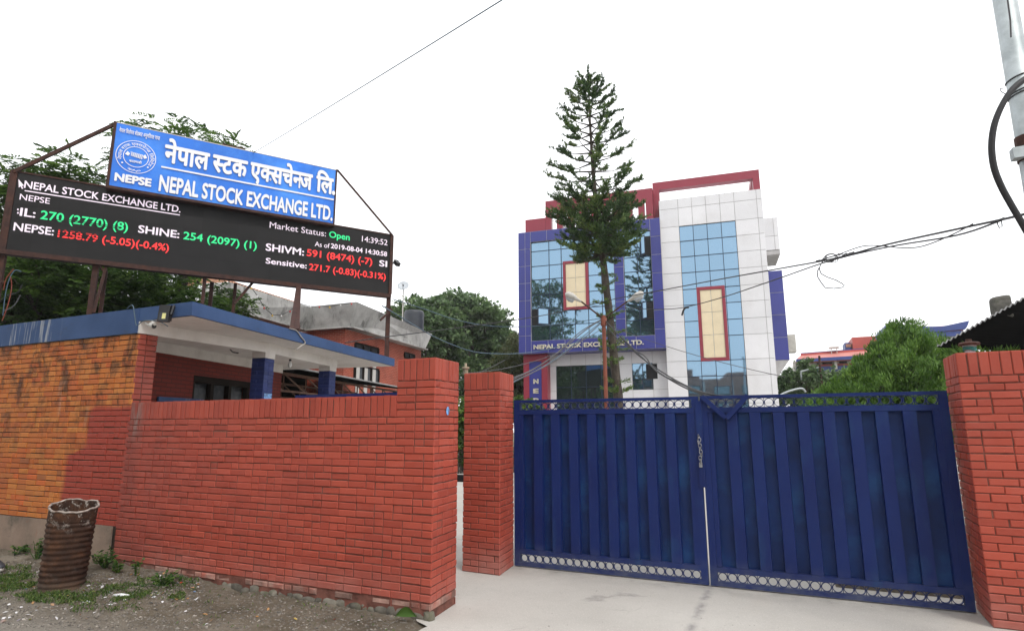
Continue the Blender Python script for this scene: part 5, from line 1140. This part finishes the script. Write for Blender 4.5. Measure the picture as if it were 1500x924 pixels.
C_ = [rc(x, y, 19, 8) for x, y in ((262, 420), (285, 432), (300, 425), (272, 452), (248, 448), (300, 445))]
m_ = feather_tree('feathery_sapling', 'pale feathery sapling beside the end of the grey parapet', [(x, y, 17.5, .5) for x, y in ((330, 437), (318, 445), (345, 450), (352, 440), (335, 455), (310, 458))], foot(335, 17.5), 220, .06, None)
GB = 'broadleaf trees behind the brick house'
T1 = [(x, y, 36 + random.uniform(-1.5, 1.5), random.uniform(.9, 1.4)) for x, y in ((600, 462), (618, 450), (640, 450), (655, 465), (632, 478), (650, 495), (640, 515), (660, 525), (625, 500), (600, 490), (580, 470), (645, 545), (668, 500))]
tree('broadleaf_tree', 'lighter green broadleaf tree right behind the black water tank', T1, foot(635, 36), 'leafB', 62, .30, 12, .26, .15, .30, group=GB)
T2 = [(x, y, 44 + random.uniform(-2, 2), random.uniform(1.1, 1.8)) for x, y in ((655, 452), (672, 448), (690, 455), (712, 460), (724, 470), (730, 490), (715, 500), (690, 485), (668, 478), (680, 510), (702, 525), (722, 525), (740, 505), (738, 530), (690, 545), (715, 552), (742, 555), (670, 535), (680, 570), (705, 580), (735, 580), (650, 480))]
tree('broadleaf_tree', 'large hazy broadleaf tree between the brick house and the blue bay', T2, foot(700, 44), 'leafB', 58, .36, 12, .32, .19, .42, group=GB)
T3 = [(x, y, 34 + random.uniform(-1, 1), random.uniform(.8, 1.2)) for x, y in ((765, 500), (757, 515), (745, 530), (762, 535), (738, 550), (755, 556), (772, 550), (745, 575), (765, 580), (730, 575), (780, 520), (785, 555), (728, 595), (750, 600))]
tree('olive_conifer', 'olive toned conifer tucked against the left side of the blue bay', T3, foot(762, 34), 'leafO', 80, .26, 12, .30, .06, .28, flat=.7)
T4 = [(x, y, 22 + random.uniform(-.8, .8), random.uniform(.35, .6)) for x, y in ((676, 600), (683, 612), (672, 625), (688, 640), (678, 655), (690, 668), (672, 645), (684, 590), (695, 620), (668, 610), (676, 672), (700, 655), (760, 592), (775, 600), (752, 600), (768, 612))]
t = thing('garden_hedge', foot(684, 22), 'leafy garden hedge glimpsed through the gap left of the slim pillar', 'hedge')
cl = [(tuple(at_d(x, y, D)), r) for x, y, D, r in T4]; P, A, N, R = crown(cl, 260, .16, 12, .13, .08); leaf_object('foliage', P, A, N, .14, .08, R, 'leafL', t)
m = MB(); b_ = Vector(foot(684, 22))
for c, r in cl: m.tube([Vector((c[0], c[1], 0)), Vector((c[0] + .05, c[1], c[2] * .6)), Vector(c)], [.03, .02, .006], 5)
m.build('stems', MT['bark'], t)
T5 = [(x, y, 30 + random.uniform(-.8, .8), random.uniform(.4, .75)) for x, y in ((1180, 535), (1168, 550), (1190, 550), (1205, 560), (1160, 570), (1180, 570), (1200, 580), (1150, 585), (1170, 590), (1192, 595), (1210, 572), (1145, 560), (1222, 560), (1230, 552))]
tree('round_tree', 'small dark round tree between the office tower and the bright juniper', T5, foot(1182, 30), 'leafB', 150, .22, 12, .20, .12, .14)
# juniper mound
top_of = lambda x: np.interp(x, [1175, 1200, 1225, 1250, 1275, 1300, 1320, 1345, 1365, 1385, 1400, 1420, 1520], [588, 572, 553, 530, 503, 478, 465, 469, 480, 494, 505, 540, 555])
def juniper(name, label, x0, x1, D0, n, mat, top, L=.20, base=None, cat='bush'):
    t = thing(name, foot((x0 + x1) / 2, D0), label, cat); m = MB(); Ps, As, Ns, Rs = [], [], [], []; b_ = Vector(t.location)
    for i in range(n):
        x = RNG.uniform(x0, x1); ty = top(x); k = RNG.random() ** .8; y = ty + 4 + k * (640 - ty); D = D0 + RNG.uniform(-1, 1) * (.5 + 1.0 * min(1, k * 2.2)) ; c = np.array(at_d(x, y, D))
        q = RNG.random() * .6; nn = 56; up = nrm(RNG.normal(0, .45, (1, 3)) + np.array([[0, 0, .9]]) + .25 * nrm((c - np.array(b_ + Z3 * 1.5))[None]))[0]
        o = ball(nn) * .17; Ps.append(c + o); As.append(up + o * 2.2 + RNG.normal(0, .22, (nn, 3))); Ns.append(RNG.normal(size=(nn, 3))); Rs.append(q + RNG.random(nn) * .4)
        if i % 9 == 0: m.tube([b_ + Z3 * .2, b_.lerp(Vector(c), .6) + Z3 * .2, Vector(c)], [.05, .03, .008], 5)
    m.tube([b_, b_ + Z3 * .9], [.13, .08], 8); m.build('trunk', MT['bark'], t); P = np.concatenate(Ps); leaf_object('crown', P, np.concatenate(As), np.concatenate(Ns), L * (.7 + .6 * RNG.random(len(P))), .028, np.concatenate(Rs), mat, t); return t
juniper('juniper_bush', 'big bright green juniper bush rising above the right leaf of the gate', 1178, 1408, 14, 1500, 'juniper', top_of, .115)
juniper('yellowish_shrub', 'yellow green shrub just behind the top of the right pillar', 1392, 1500, 9.6, 220, 'juniper', lambda x: np.interp(x, [1390, 1400, 1425, 1450, 1465, 1480, 1500], [510, 500, 505, 516, 508, 514, 525]), .12)

# ------------------------------------------------------------------- tall araucaria
PD = 20.0; tp = [(862.5, 112), (863, 146), (864.5, 185), (867.5, 235), (872, 290), (878, 335), (884, 385), (889, 430), (894, 470), (899, 520), (905, 575), (909, 625), (912, 660)]
t = thing('araucaria', tuple(at_d(912, 660, PD) * 1), 'tall slender araucaria with tiered branches and a bare tufted lower trunk', 'tree'); t.location.z = 0; t['_b'] = tuple(t.location)
TP = [at_d(x, y, PD) for x, y in tp]; last = TP[-1]; TP.append(Vector((last.x + .02, last.y, -.05)))
rad = [.010, .026, .040, .055, .075, .092, .112, .122, .130, .142, .155, .165, .175, .20]
m = MB()
ptsT = []; radT = []
for i in range(len(TP) - 1):
    for k in range(4): s = k / 4; ptsT.append(TP[i].lerp(TP[i + 1], s)); radT.append((rad[i] * (1 - s) + rad[i + 1] * s) * (1 + .05 * math.sin(7 * (i + s))))
m.tube(ptsT + [TP[-1]], radT + [rad[-1]], 12); m.build('trunk', MT['bark'], t, smooth=True)
def trunk_at(y):
    ys_ = [p[1] for p in tp]; x = np.interp(y, ys_, [p[0] for p in tp]); return at_d(x, y, PD)
Ps, As, Ns, Rs = [], [], [], []; br = MB()
def rope(a, b, n, thick, q, L=.085):
    a, b = np.array(a), np.array(b); d_ = (b - a); s = RNG.random(n)[:, None]; c = a + d_ * s; rd = RNG.normal(size=(n, 3)); rd -= d_ * (rd @ d_)[:, None] / (d_ @ d_); rd = nrm(rd)
    Ps.append(c + rd * thick * RNG.random((n, 1))); As.append(nrm(d_[None])[0] * .9 + rd * .75 + np.array([0, 0, .2])); Ns.append(RNG.normal(size=(n, 3))); Rs.append(q + RNG.random(n) * .45)
half = lambda y: np.interp(y, [102, 118, 150, 200, 250, 290, 330, 352, 370, 380], [.06, .28, .80, 1.12, 1.38, 1.58, 1.60, 1.50, 1.10, .6])
y = 122.0
while y < 374:
    lower = min(1, max(0, (y - 292) / 25)); nb_ = 6 if y < 150 else (random.choice((4, 5, 5)) if y < 292 else 9); a0 = RNG.random() * 6.28; c = trunk_at(y)
    for k in range(nb_):
        a = a0 + 2 * math.pi * k / nb_ + RNG.normal(0, .16); L = half(y) * (RNG.uniform(.80, 1.08) if y < 292 else RNG.uniform(.62, 1.08)); rise = np.interp(y, [102, 200, 300, 340, 380], [.42, .13, .02, -.10, -.30]) + RNG.normal(0, .035)
        h = Vector((math.cos(a), math.sin(a), 0)); p0 = c; p1 = c + h * L * .5 + Z3 * (L * rise * .45 - .02); p2 = c + h * L + Z3 * (L * rise + .06 + .10 * L)
        br.tube([p0, p1, p2], [.022 + .012 * L, .014, .006], 5)
        nr = int((6.2 + 4.6 * L) * (1 + .40 * lower) * (.62 if y < 150 else 1)); q = RNG.random() * .45
        for i in range(nr):
            s = RNG.uniform(np.interp(y, [110, 140, 180, 292], [.15, .35, .56, .60]), 1.0) if RNG.random() > .25 * lower else RNG.uniform(.15, .6); b0 = p0.lerp(p1, s * 2) if s < .5 else p1.lerp(p2, s * 2 - 1)
            side = Vector((-h.y, h.x, 0)) * RNG.normal(0, .8); e_ = (h * RNG.uniform(.2, 1) + side * .8 + Z3 * RNG.uniform(.25, .9)).normalized() * RNG.uniform(.16, .34) * (.60 + .40 * min(1, L)) * (1 + .25 * lower)
            rope(b0, b0 + e_, 28, .050, q + RNG.random() * .3)
        rope(p1.lerp(p2, .3), p2 + (p2 - p1) * .06, 30, .05, q + .1)
    y += (RNG.uniform(7.5, 9.5) if y < 150 else RNG.uniform(12.5, 14.5)) if y < 292 else RNG.uniform(6.5, 9)
rope(trunk_at(134), trunk_at(113), 150, .10, .40); 
for yy in (388, 402, 418, 425, 444, 462, 466, 488, 500, 506, 512, 528, 534, 560, 572, 574):
    c = trunk_at(yy); 
    for k in range(3):
        a = RNG.random() * 6.28; h = Vector((math.cos(a), math.sin(a), 0)); rope(c + h * .12, c + h * RNG.uniform(.40, .62) + Z3 * RNG.uniform(.02, .18), 80, .075, .55)
br.build('branches', MT['bark'], t, smooth=True)
P = np.concatenate(Ps); leaf_object('crown', P, np.concatenate(As), np.concatenate(Ns), .10 * (.7 + .6 * RNG.random(len(P))), .030, np.concatenate(Rs), 'needle', t)

# =================================================================== street lamp in the yard, utility pole, far lamp
LPt = at_d(884, 462, 16); t = thing('street_lamp', (LPt.x, LPt.y, 0), 'rusty red yard lamp post with two white lamp heads on spread arms', 'street lamp')
m = MB(); m.tube([(LPt.x, LPt.y, 0), (LPt.x, LPt.y, LPt.z)], .052, 12); m.tube([(LPt.x, LPt.y, LPt.z - .28), (LPt.x, LPt.y, LPt.z - .06)], .085, 12); m.build('post', MT['rustpost'], t)
for tipx, tipy, hx, hy in ((852, 442, 833, 432), (918, 442, 938, 431)):
    a, b, c = LPt - Z3 * .10, at_d(tipx, tipy, 15.8), at_d(hx, hy, 15.6); m = MB(); m.tube([a, b, b.lerp(c, .3)], .022, 8); m.build('arm', MT['rust'], t)
    dv_ = (c - b); m = MB(); s0 = b + dv_ * .05; L = dv_.length * 1.15; ax_ = dv_.normalized()
    m.lathe([(.026, 0), (.04, L * .18), (.048, L * .32), (.08, L * .45), (.098, L * .65), (.09, L * .88), (.04, L)], s0, 14, ax=ax_); o = m.build('lamp_head', MT['lampwhite'], t, smooth=True)
    m = MB(); u_ = ax_.cross(Vector((0, 1, 0))).normalized(); u_ = u_ if u_.z < 0 else -u_; m.lathe([(.02, -.12), (.07, -.10), (.08, 0), (.05, .10), (.02, .12)], s0 + ax_ * L * .66 + u_ * .075, 12, ax=ax_); m.build('lens', MT['dish'], o, smooth=True)
UPb, UPt = at_d(1497, 205, 4.6), at_d(1476, 0, 4.6); c = (UPb + UPt) / 2; px_, py_ = c.x + .012, c.y
t = thing('utility_pole', (px_, py_, 0), 'grey galvanised utility pole at the right edge carrying black cables', 'utility pole')
m = MB(); m.tube([(px_, py_, 0), (px_, py_, 3), (px_, py_, 7)], [.10, .082, .068], 18); m.build('pole', MT['galv'], t, smooth=True)
def pole_z(y): return at_d(1487, y, 4.6).z
m = MB(); m.tube([(px_, py_, pole_z(226)), (px_, py_, pole_z(210))], .088, 14); m.tube([(px_, py_, pole_z(247)), (px_, py_, pole_z(240))], .09, 14); m.build('rusty_clamp', MT['rust'], t)
m = MB(); m.box((px_ - .135, py_ - .1, pole_z(246)), (px_ - .05, py_ - .02, pole_z(230))); m.build('bracket', MT['galv'], t)
m = MB()
for y in (140, 144, 118): m.tube([(px_ + .08 * math.cos(a), py_ + .08 * math.sin(a), pole_z(y) + .02 * math.cos(a)) for a in np.linspace(0, 6.4, 20)], .005, 5)
m.tube([at_d(1470, 131, 4.5), at_d(1465, 130, 4.5), at_d(1466, 134, 4.5), at_d(1474, 139, 4.5)], .003, 5); m.build('tie_wire', MT['cable'], t)
m = MB(); m.tube([at_d(x, y, 4.48) for x, y in ((1476, 0), (1480, 30), (1481, 55))], .006, 5); m.build('thin_conduit', MT['greywire'], t)
Wp = lambda x, y, D: at_d(x, y, D)
cable('thick_cable', [Wp(x, y, 4.35) for x, y in ((1540, 90), (1512, 110), (1496, 120), (1480, 135), (1466, 158), (1456, 185), (1452.5, 215), (1456, 245), (1466, 272), (1480, 298), (1494, 322), (1510, 350))], .023, 'cable', 'thick black cable looping out from the utility pole', 'cable')
p = Wp(1200, 538, 29); t = thing('far_lamp_pole', (p.x, p.y, 0), 'thin grey lamp pole with a short arm in front of the long low building', 'street lamp')
m = MB(); m.tube([(p.x, p.y, 0), Wp(1200, 521, 29)], .05, 8); m.build('post', MT['rust'], t); m = MB(); m.tube([Wp(1200, 538, 29), Wp(1186, 541, 29), Wp(1173, 544, 29)], .04, 6); m.tube([Wp(1173, 543, 29), Wp(1174, 556, 29)], .04, 6); m.build('arm', MT['galv'], t)
cable('gate_side_pipe', [Wp(x, y, 9) for x, y in ((1134, 584), (1150, 575), (1168, 569.5), (1176, 569.5), (1180, 574))], .016, 'galv', 'bent grey pipe end peeping over the gate beside the tower', 'pipe')
# =================================================================== overhead wires
CG = 'overhead cables'
cable('overhead_cable', [Wp(x, y, D) for x, y, D in ((1530, 308, 4.5), (1500, 314, 4.6), (1466, 322, 5), (1400, 336, 5.8), (1300, 358, 6.8), (1220, 379, 7.6), (1150, 392, 9), (1060, 408, 11), (980, 423, 13), (900, 438, 15), (862, 447, 15.8), (800, 461, 15), (740, 470.5, 14), (640, 484, 13), (560, 494, 11.9), (505, 502, 11))], .0105, 'cable', 'black cable running from the utility pole past the lamp to the porch roof', 'cable', CG)
cable('overhead_cable', [Wp(x, y, D) for x, y, D in ((1466, 323, 5), (1400, 345, 5.8), (1300, 362, 6.8), (1216, 382, 7.6), (1140, 408, 9), (1060, 435, 11), (1000, 450.5, 12.6), (960, 453, 13.5), (920, 451, 14.6), (868, 448, 15.8))], .0085, 'cable', 'sagging black cable below the first one, crossing the cream panel of the tower', 'cable', CG)
cable('spare_strand', [Wp(x, y, D) for x, y, D in ((1425, 328, 5.5), (1390, 346, 5.9), (1350, 361, 6.3), (1320, 363, 6.6), (1290, 360, 6.9), (1262, 361, 7.2), (1228, 373, 7.5))], .006, 'cable', 'thin slack strand hanging under the cable near the utility pole', 'wire')
cable('cable_end', [Wp(x, y, 12.5) for x, y in ((1009, 450), (1004, 451), (1001, 455), (999, 462))], .020, 'cable', 'taped loose cable end hanging before the tower window', 'cable')
m = MB()
for k in range(3): m.tube([Wp(1215 + 9 * math.cos(a + k) + 2 * k, 378 + (6 + k) * math.sin(a + k) - .2 * 9 * math.cos(a), 7.6) for a in np.linspace(0, 6.1, 18)], .005, 5)
m.tube([Wp(x, y, 7.6) for x, y in ((1207, 381), (1202, 387), (1200, 394), (1203, 401), (1212, 406), (1224, 410), (1233, 415), (1237, 418), (1234, 421), (1222, 422.5), (1209, 421.5), (1203, 414), (1198, 406), (1197, 398), (1200, 392))], .0065, 5)
for k in range(10): x = 1195 + k * 5.5; m.tube([Wp(x, 382.5 - k * 1.4 + random.uniform(-2, 2), 7.6 - k * .03), Wp(x + 7, 380 - k * 1.4 + random.uniform(-2, 2), 7.57 - k * .03)], .008, 5)
tag(m.build('cable_tangle', MT['cable']), 'tangle of tied wires with a drooping loop on the overhead cable', 'cable tangle')
m = MB(); m.tube([Wp(x, y, 5) for x, y in ((1463, 321), (1461, 328), (1464, 334), (1468, 331), (1467, 323))], .004, 5); m.tube([Wp(1459, 325, 5), Wp(1471, 320, 5)], .012, 6)
tag(m.build('wire_knot', MT['cable']), 'small wire knot with a loop where the cable nears the pole', 'cable tangle')
pole = (884, 468)
for i, (pts) in enumerate((((884, 467, 16), (862, 480, 15.6), (830, 506, 14.8), (795, 533, 13.6), (757, 553, 11.5), (715, 572, 9.6)), ((884, 469, 16), (855, 492, 15.4), (820, 521, 14.4), (785, 543, 13), (757, 557, 11.4), (715, 578, 9.5)), ((884, 466, 16), (850, 486, 15.4), (812, 520, 14.2), (780, 541, 12.8), (757, 551, 11.5), (715, 566, 9.7)), ((884, 470, 16), (850, 500, 15.2), (810, 530, 14), (757, 556, 11.4), (715, 574, 9.4)))):
    cable('service_cable', [Wp(*p) for p in pts], .011 if i else .014, 'bluewire' if i == 1 else 'greywire', ['upper grey', 'pale blue', 'middle grey', 'lowest grey'][i] + ' cable of the bundle slanting from the lamp post down to the slim pillar', 'cable', 'cables fanning left from the lamp post')
for i, (pts) in enumerate((((886, 468, 16), (900, 484, 15.3), (925, 508, 14), (960, 541, 12), (1000, 566, 10.2), (1045, 582, 8.4)), ((887, 470, 16), (906, 490, 15), (935, 520, 13.6), (975, 548, 11.6), (1015, 569, 9.8), (1060, 583, 8.2)), ((886, 472, 16), (905, 497, 14.8), (935, 516, 13.6), (945, 522, 13), (962, 544, 11.8), (1000, 563, 10), (1030, 575, 8.8), (1085, 584, 8)))):
    cable('service_cable', [Wp(*p) for p in pts], .013, 'cable', ['upper', 'middle', 'kinked lower'][i] + ' black cable slanting from the lamp post down to the gate top', 'cable', 'cables fanning right from the lamp post')
cable('blue_rope', [Wp(x, y, D) for x, y, D in ((560, 448, 12), (600, 472, 14), (640, 495, 15.5), (690, 514, 17), (730, 518, 18), (765, 517, 19), (800, 512, 20), (850, 500, 21))], .012, 'bluewire', 'lower pale blue wire sagging across the trees to the blue bay', 'wire', 'pale blue wires')
cable('blue_rope', [Wp(x, y, D) for x, y, D in ((575, 438, 14), (623, 453, 15), (660, 466, 16), (700, 475, 16.5), (740, 478.5, 16.5), (790, 477, 16.3), (840, 472, 16.1), (882, 466, 16))], .010, 'bluewire', 'upper pale blue wire sagging from the sign towards the lamp post', 'wire', 'pale blue wires')
for k, (p, q, s, l) in enumerate((((676, 547, 11), (882, 481, 16), .25, 'thin grey wire rising from the end pillar to the lamp post collar'), ((600, 577, 12), (740, 527, 16), .1, 'thin grey wire crossing the dark trees above the slim pillar'), ((895, 478, 16), (1150, 552, 12), .1, 'hair thin wire running from the lamp to the right across the tower foot'))):
    cable('thin_wire', [Wp(*p), Wp(*q)], .007, 'greywire', l, 'wire', sag=s, group='thin grey wires')
a = frS.pt(sp(371, 219, ND)[0], ND + .05, NZ1); b = Wp(736, -2, 5.0); cable('sky_wire', [a, a + (b - a) * 1.25], .006, 'bluewire', 'thin wire running from the name board top up across the white sky', 'wire', sag=.02)

# =================================================================== ground cover, weeds, litter
def ground_at(x, y): p = on_z(x, y, 0); return p
Ps, As, Ns, Rs, Ls = [], [], [], [], []
def grass_patch(x0, y0, x1, y1, n, h=.042):
    for _ in range(n):
        p = on_z(random.uniform(x0, x1), random.uniform(y0, y1), 0)
        if p.y > YW - .05 or p.x > -3.1: continue
        if noise.noise((p.x * 3, p.y * 3, 7)) < .02 and random.random() < .88: continue
        z = soil_h(p.x, p.y); L = h * random.uniform(.5, 1.4); Ps.append((p.x, p.y, z + L * .42)); As.append((random.gauss(0, .75), random.gauss(0, .75), 1)); Ns.append((random.gauss(0, 1), random.gauss(0, 1), .4)); Rs.append(random.random()); Ls.append(L)
for a in ((-20, 845, 60, 885, 2600), (40, 862, 150, 886, 2400), (-20, 835, 45, 856, 900), (150, 862, 270, 884, 2200, .04), (200, 855, 290, 872, 500), (100, 885, 210, 900, 300, .04), (300, 860, 620, 905, 420, .035), (250, 885, 600, 924, 180, .03)): grass_patch(*a)
o = leaf_object('grass', np.array(Ps), np.array(As), np.array(Ns), np.array(Ls), .009, np.array(Rs), 'grass'); tag(o, kind='stuff')
def weed(label, x, y, n, spread, h, wall=False, seedn=0):
    p = on_z(x, y, 0); p.y = min(p.y, YW - .10); z = soil_h(p.x, p.y); t = thing('weed', (p.x, p.y, z), label, 'weed', 'leafy weeds by the wall'); m = MB(); P, A, N, R = [], [], [], []
    for k in range(n):
        a = random.uniform(0, 6.28); r = spread * random.random() ** .6; tip = Vector((p.x + r * math.cos(a), min(YW - .01, p.y + r * math.sin(a)), z + h * random.uniform(.35, 1))); b0 = Vector((p.x + .02 * math.cos(a), p.y + .02 * math.sin(a), z))
        m.tube([b0, b0.lerp(tip, .6) + Z3 * .03, tip], [.004, .003, .0015], 4)
        for i in range(7):
            s = .45 + .1 * i; q = b0.lerp(tip, min(1, s)) + Vector((random.gauss(0, .016), random.gauss(0, .016), random.gauss(.01, .01))); P.append(q); A.append((math.cos(a) + random.gauss(0, .7), math.sin(a) + random.gauss(0, .7), random.gauss(.1, .35))); N.append((random.gauss(0, .4), random.gauss(0, .4), 1)); R.append(random.random())
    m.build('stems', MT['weed'], t); n_ = len(P); leaf_object('leaves', np.array(P), np.array(A), np.array(N), .05 * (.6 + .8 * RNG.random(n_)), .030, np.array(R), 'weed', t)
weed('upright leafy weed against the plinth left of the rusty drum', 52, 829, 16, .14, .22)
weed('spreading green weed between the rusty drum and the wall corner', 152, 845, 22, .20, .20)
weed('small pale weed at the foot of the wall corner', 172, 850, 8, .09, .14)
weed('thin sprig growing from the broken wall base', 199, 854, 5, .06, .16)
weed('low yellowish weed patch at the wall foot right of the drum', 238, 866, 18, .24, .13)
weed('weed tuft under the plinth at the left edge of the view', 22, 822, 12, .16, .12)
P_, A2, N2, R2 = [], [], [], []
def oct_stone(mb, p, s, rnd):
    v = [Vector(p) + Vector((random.gauss(0, .2), random.gauss(0, .2), 0)) * s + Vector(q) * s * random.uniform(.6, 1.2) for q in ((1, 0, 0), (0, .8, 0), (-1, 0, 0), (0, -.8, 0), (0, 0, .55), (0, 0, -.4))]
    mb.add(v, [(0, 1, 4), (1, 2, 4), (2, 3, 4), (3, 0, 4), (1, 0, 5), (2, 1, 5), (3, 2, 5), (0, 3, 5)], 0, rnd)
m = MB()
for x0, y0, x1, y1, n in ((-20, 830, 70, 850, 700), (-20, 850, 260, 924, 2200), (120, 850, 300, 880, 1300), (260, 870, 640, 924, 1700)):
    for _ in range(n):
        p = on_z(random.uniform(x0, x1), random.uniform(y0, y1), 0)
        if p.y < YW - .03 and p.x < -3.15: oct_stone(m, (p.x, p.y, soil_h(p.x, p.y) + .002), random.uniform(.004, .015) * (1.7 if random.random() < .06 else 1), .12 + .62 * random.random() ** 1.6)
for _ in range(60):
    p = on_z(random.uniform(650, 1400), random.uniform(845, 924), 0)
    if p.y < 6.9: oct_stone(m, (p.x, p.y, .003), random.uniform(.002, .006), random.random() * .5)
tag(m.build('gravel', MT['pebble']), kind='stuff')
Ps, As, Ns, Rs, Ls = [], [], [], [], []
for x0, y0, x1, y1, n in ((-10, 845, 140, 915, 75), (120, 852, 290, 890, 95), (250, 885, 600, 922, 14), (0, 840, 60, 850, 14)):
    for _ in range(n):
        p = on_z(random.uniform(x0, x1), random.uniform(y0, y1), 0)
        if p.y > YW - .05: continue
        Ps.append((p.x, p.y, soil_h(p.x, p.y) + .010)); As.append((random.gauss(0, 1), random.gauss(0, 1), random.gauss(0, .25))); Ns.append((random.gauss(0, .35), random.gauss(0, .35), 1)); Rs.append(random.random()); Ls.append(random.uniform(.02, .06))
o = leaf_object('litter', np.array(Ps), np.array(As), np.array(Ns), np.array(Ls), .026, np.array(Rs), 'litter'); tag(o, kind='stuff')
p = on_z(177, 879, 0); z = soil_h(p.x, p.y); m = MB(); m.tube([(p.x - .09, p.y - .02, z + .014), (p.x, p.y, z + .022), (p.x + .08, p.y + .03, z + .016)], [.012, .017, .012], 7)
tag(m.build('plastic_scrap', MT['signwhite'], smooth=True), 'white scrap of plastic lying in the grass right of the drum', 'plastic scrap')
p = on_z(604, 907, 0); t = None; m = MB(); q = Vector((-3.16, 4.74, .05)); v = []
for k in range(9):
    s = k / 8; w = .042 * math.sin(math.pi * min(1, s * .95 + .04)); c_ = q + Vector((-.10 + .19 * s, -.02 + .03 * s, .035 * math.sin(s * 3))); v += [c_ + Vector((0, -.02, w)), c_ - Z3 * .004, c_ + Vector((0, -.02, -w))]
m.add(v, [(3 * k + i, 3 * k + 3 + i, 3 * k + 4 + i, 3 * k + 1 + i) for k in range(8) for i in (0, 1)]); tag(m.build('fallen_leaf', MT['weed'], smooth=True), 'single large green leaf lying against the foot of the end pillar', 'leaf')
# shoe at the left edge
p = on_z(-7, 842, 0); t = thing('shoe', (p.x - .1, p.y, soil_h(p.x, p.y)), 'dark grey shoe with a pale rim lying at the left edge by the plinth', 'shoe'); z = soil_h(p.x, p.y)
m = MB(); V = []
for i, (u, w, h0, h1) in enumerate(((-.20, .02, .02, .05), (-.16, .05, .01, .10), (-.06, .055, .01, .13), (.04, .045, .01, .10), (.10, .05, .01, .075), (.145, .035, .015, .05), (.16, .01, .02, .03))):
    for k in range(10): a = 2 * math.pi * k / 10; V.append((p.x - .03 + u, p.y + w * math.cos(a), z + (h0 + h1) / 2 + (h1 - h0) / 2 * math.sin(a) + .03))
m.add(V, [(i * 10 + k, i * 10 + (k + 1) % 10, (i + 1) * 10 + (k + 1) % 10, (i + 1) * 10 + k) for i in range(6) for k in range(10)] + [tuple(range(9, -1, -1)), tuple(range(60, 70))]); m.build('upper', MT['tank'], t, smooth=True)
m = MB(); m.tube([(p.x - .22, p.y, z + .026), (p.x - .05, p.y, z + .03), (p.x + .06, p.y, z + .028), (p.x + .125, p.y, z + .034)], [.03, .045, .045, .02], 8); m.build('sole', MT['lampwhite'], t, smooth=True)

# =================================================================== across the street: what the mirror glass shows
ap = thing('apartment_block', (2.5, -34, 0), 'brown brick apartment block across the street, seen mirrored in the tower glass', 'building')
m = MB(); m.box((-9, -44, 0), (14, -34, 8.2)); m.box((-4, -43.5, 8.2), (1.5, -34.3, 9.4)); m.box((5, -43.5, 8.2), (9.5, -34.3, 9.0)); m.build('wall', MT['aptbrick'], ap, uv=True)
for k in range(6):
    for z in (1.2, 3.8, 6.0):
        x = -8 + 3.8 * k; m = MB(); m.box((x, -33.99, z), (x + 1.9, -33.9, z + 1.2)); f_ = m.build('window', MT['windowframe'], ap); m = MB(); m.quad((x + .08, -33.88, z + .08), (x + 1.82, -33.88, z + .08), (x + 1.82, -33.88, z + 1.12), (x + .08, -33.88, z + 1.12)); m.build('pane', MT['glassd'], f_)
    m = MB(); m.box((-5.8 + 3.8 * k, -33.9, 0), (-5.4 + 3.8 * k, -33.4, 7.9)); m.build('white_pilaster', MT['cream_wall'], ap)
def street_tree(label, x, y, h, r):
    t = thing('street_tree', (x, y, 0), label, 'tree'); cl = [((x + random.gauss(0, r * .45), y + random.gauss(0, r * .45), h * random.uniform(.22, .95)), r * random.uniform(.30, .5)) for _ in range(22)]
    m = MB(); limbs(m, (x, y, 0), (x, y, h * .38), cl, .2); m.build('trunk', MT['bark'], t); P, A, N, R = crown(cl, 22, .42, 13, .3, .17); leaf_object('crown', P, A, N, .28, .17, R, 'leafL', t)
street_tree('tall leafy street tree across the road, mirrored in the left panes of the bay', -15.5, -5, 16.5, 5.0)
street_tree('slimmer street tree opposite the guard house, mirrored beside the cream panel', -8.5, -7, 14, 3.6)
street_tree('broad street tree near the apartment block, mirrored in the dark window', -12.5, -13, 9, 4.0)

# garden bed behind the right leaf
m = MB(); m.hexa([(.35, 7.5, -.01), (2.6, 7.5, -.01), (2.6, 10.5, -.01), (.35, 10.5, -.01), (.6, 7.8, .30), (2.5, 7.8, .32), (2.5, 10.3, .34), (.6, 10.3, .3)]); tag(m.build('garden_bed', MT['soil']), kind='structure')

# =================================================================== thin humid air
hz_ = MB(); hz_.box((-125, -125, -1.1), (125, 125, 18)); hm = bpy.data.materials.new('humid_air'); hm.use_nodes = True; hn = hm.node_tree; hn.nodes.clear()
ho = hn.nodes.new('ShaderNodeOutputMaterial'); hv = hn.nodes.new('ShaderNodeVolumePrincipled'); hv.inputs['Color'].default_value = (.97, .98, .99, 1); hv.inputs['Density'].default_value = .0006; hn.links.new(hv.outputs[0], ho.inputs['Volume'])
tag(hz_.build('haze', hm), kind='stuff')

for o in list(S.objects):
    if '_b' in o: del o['_b']
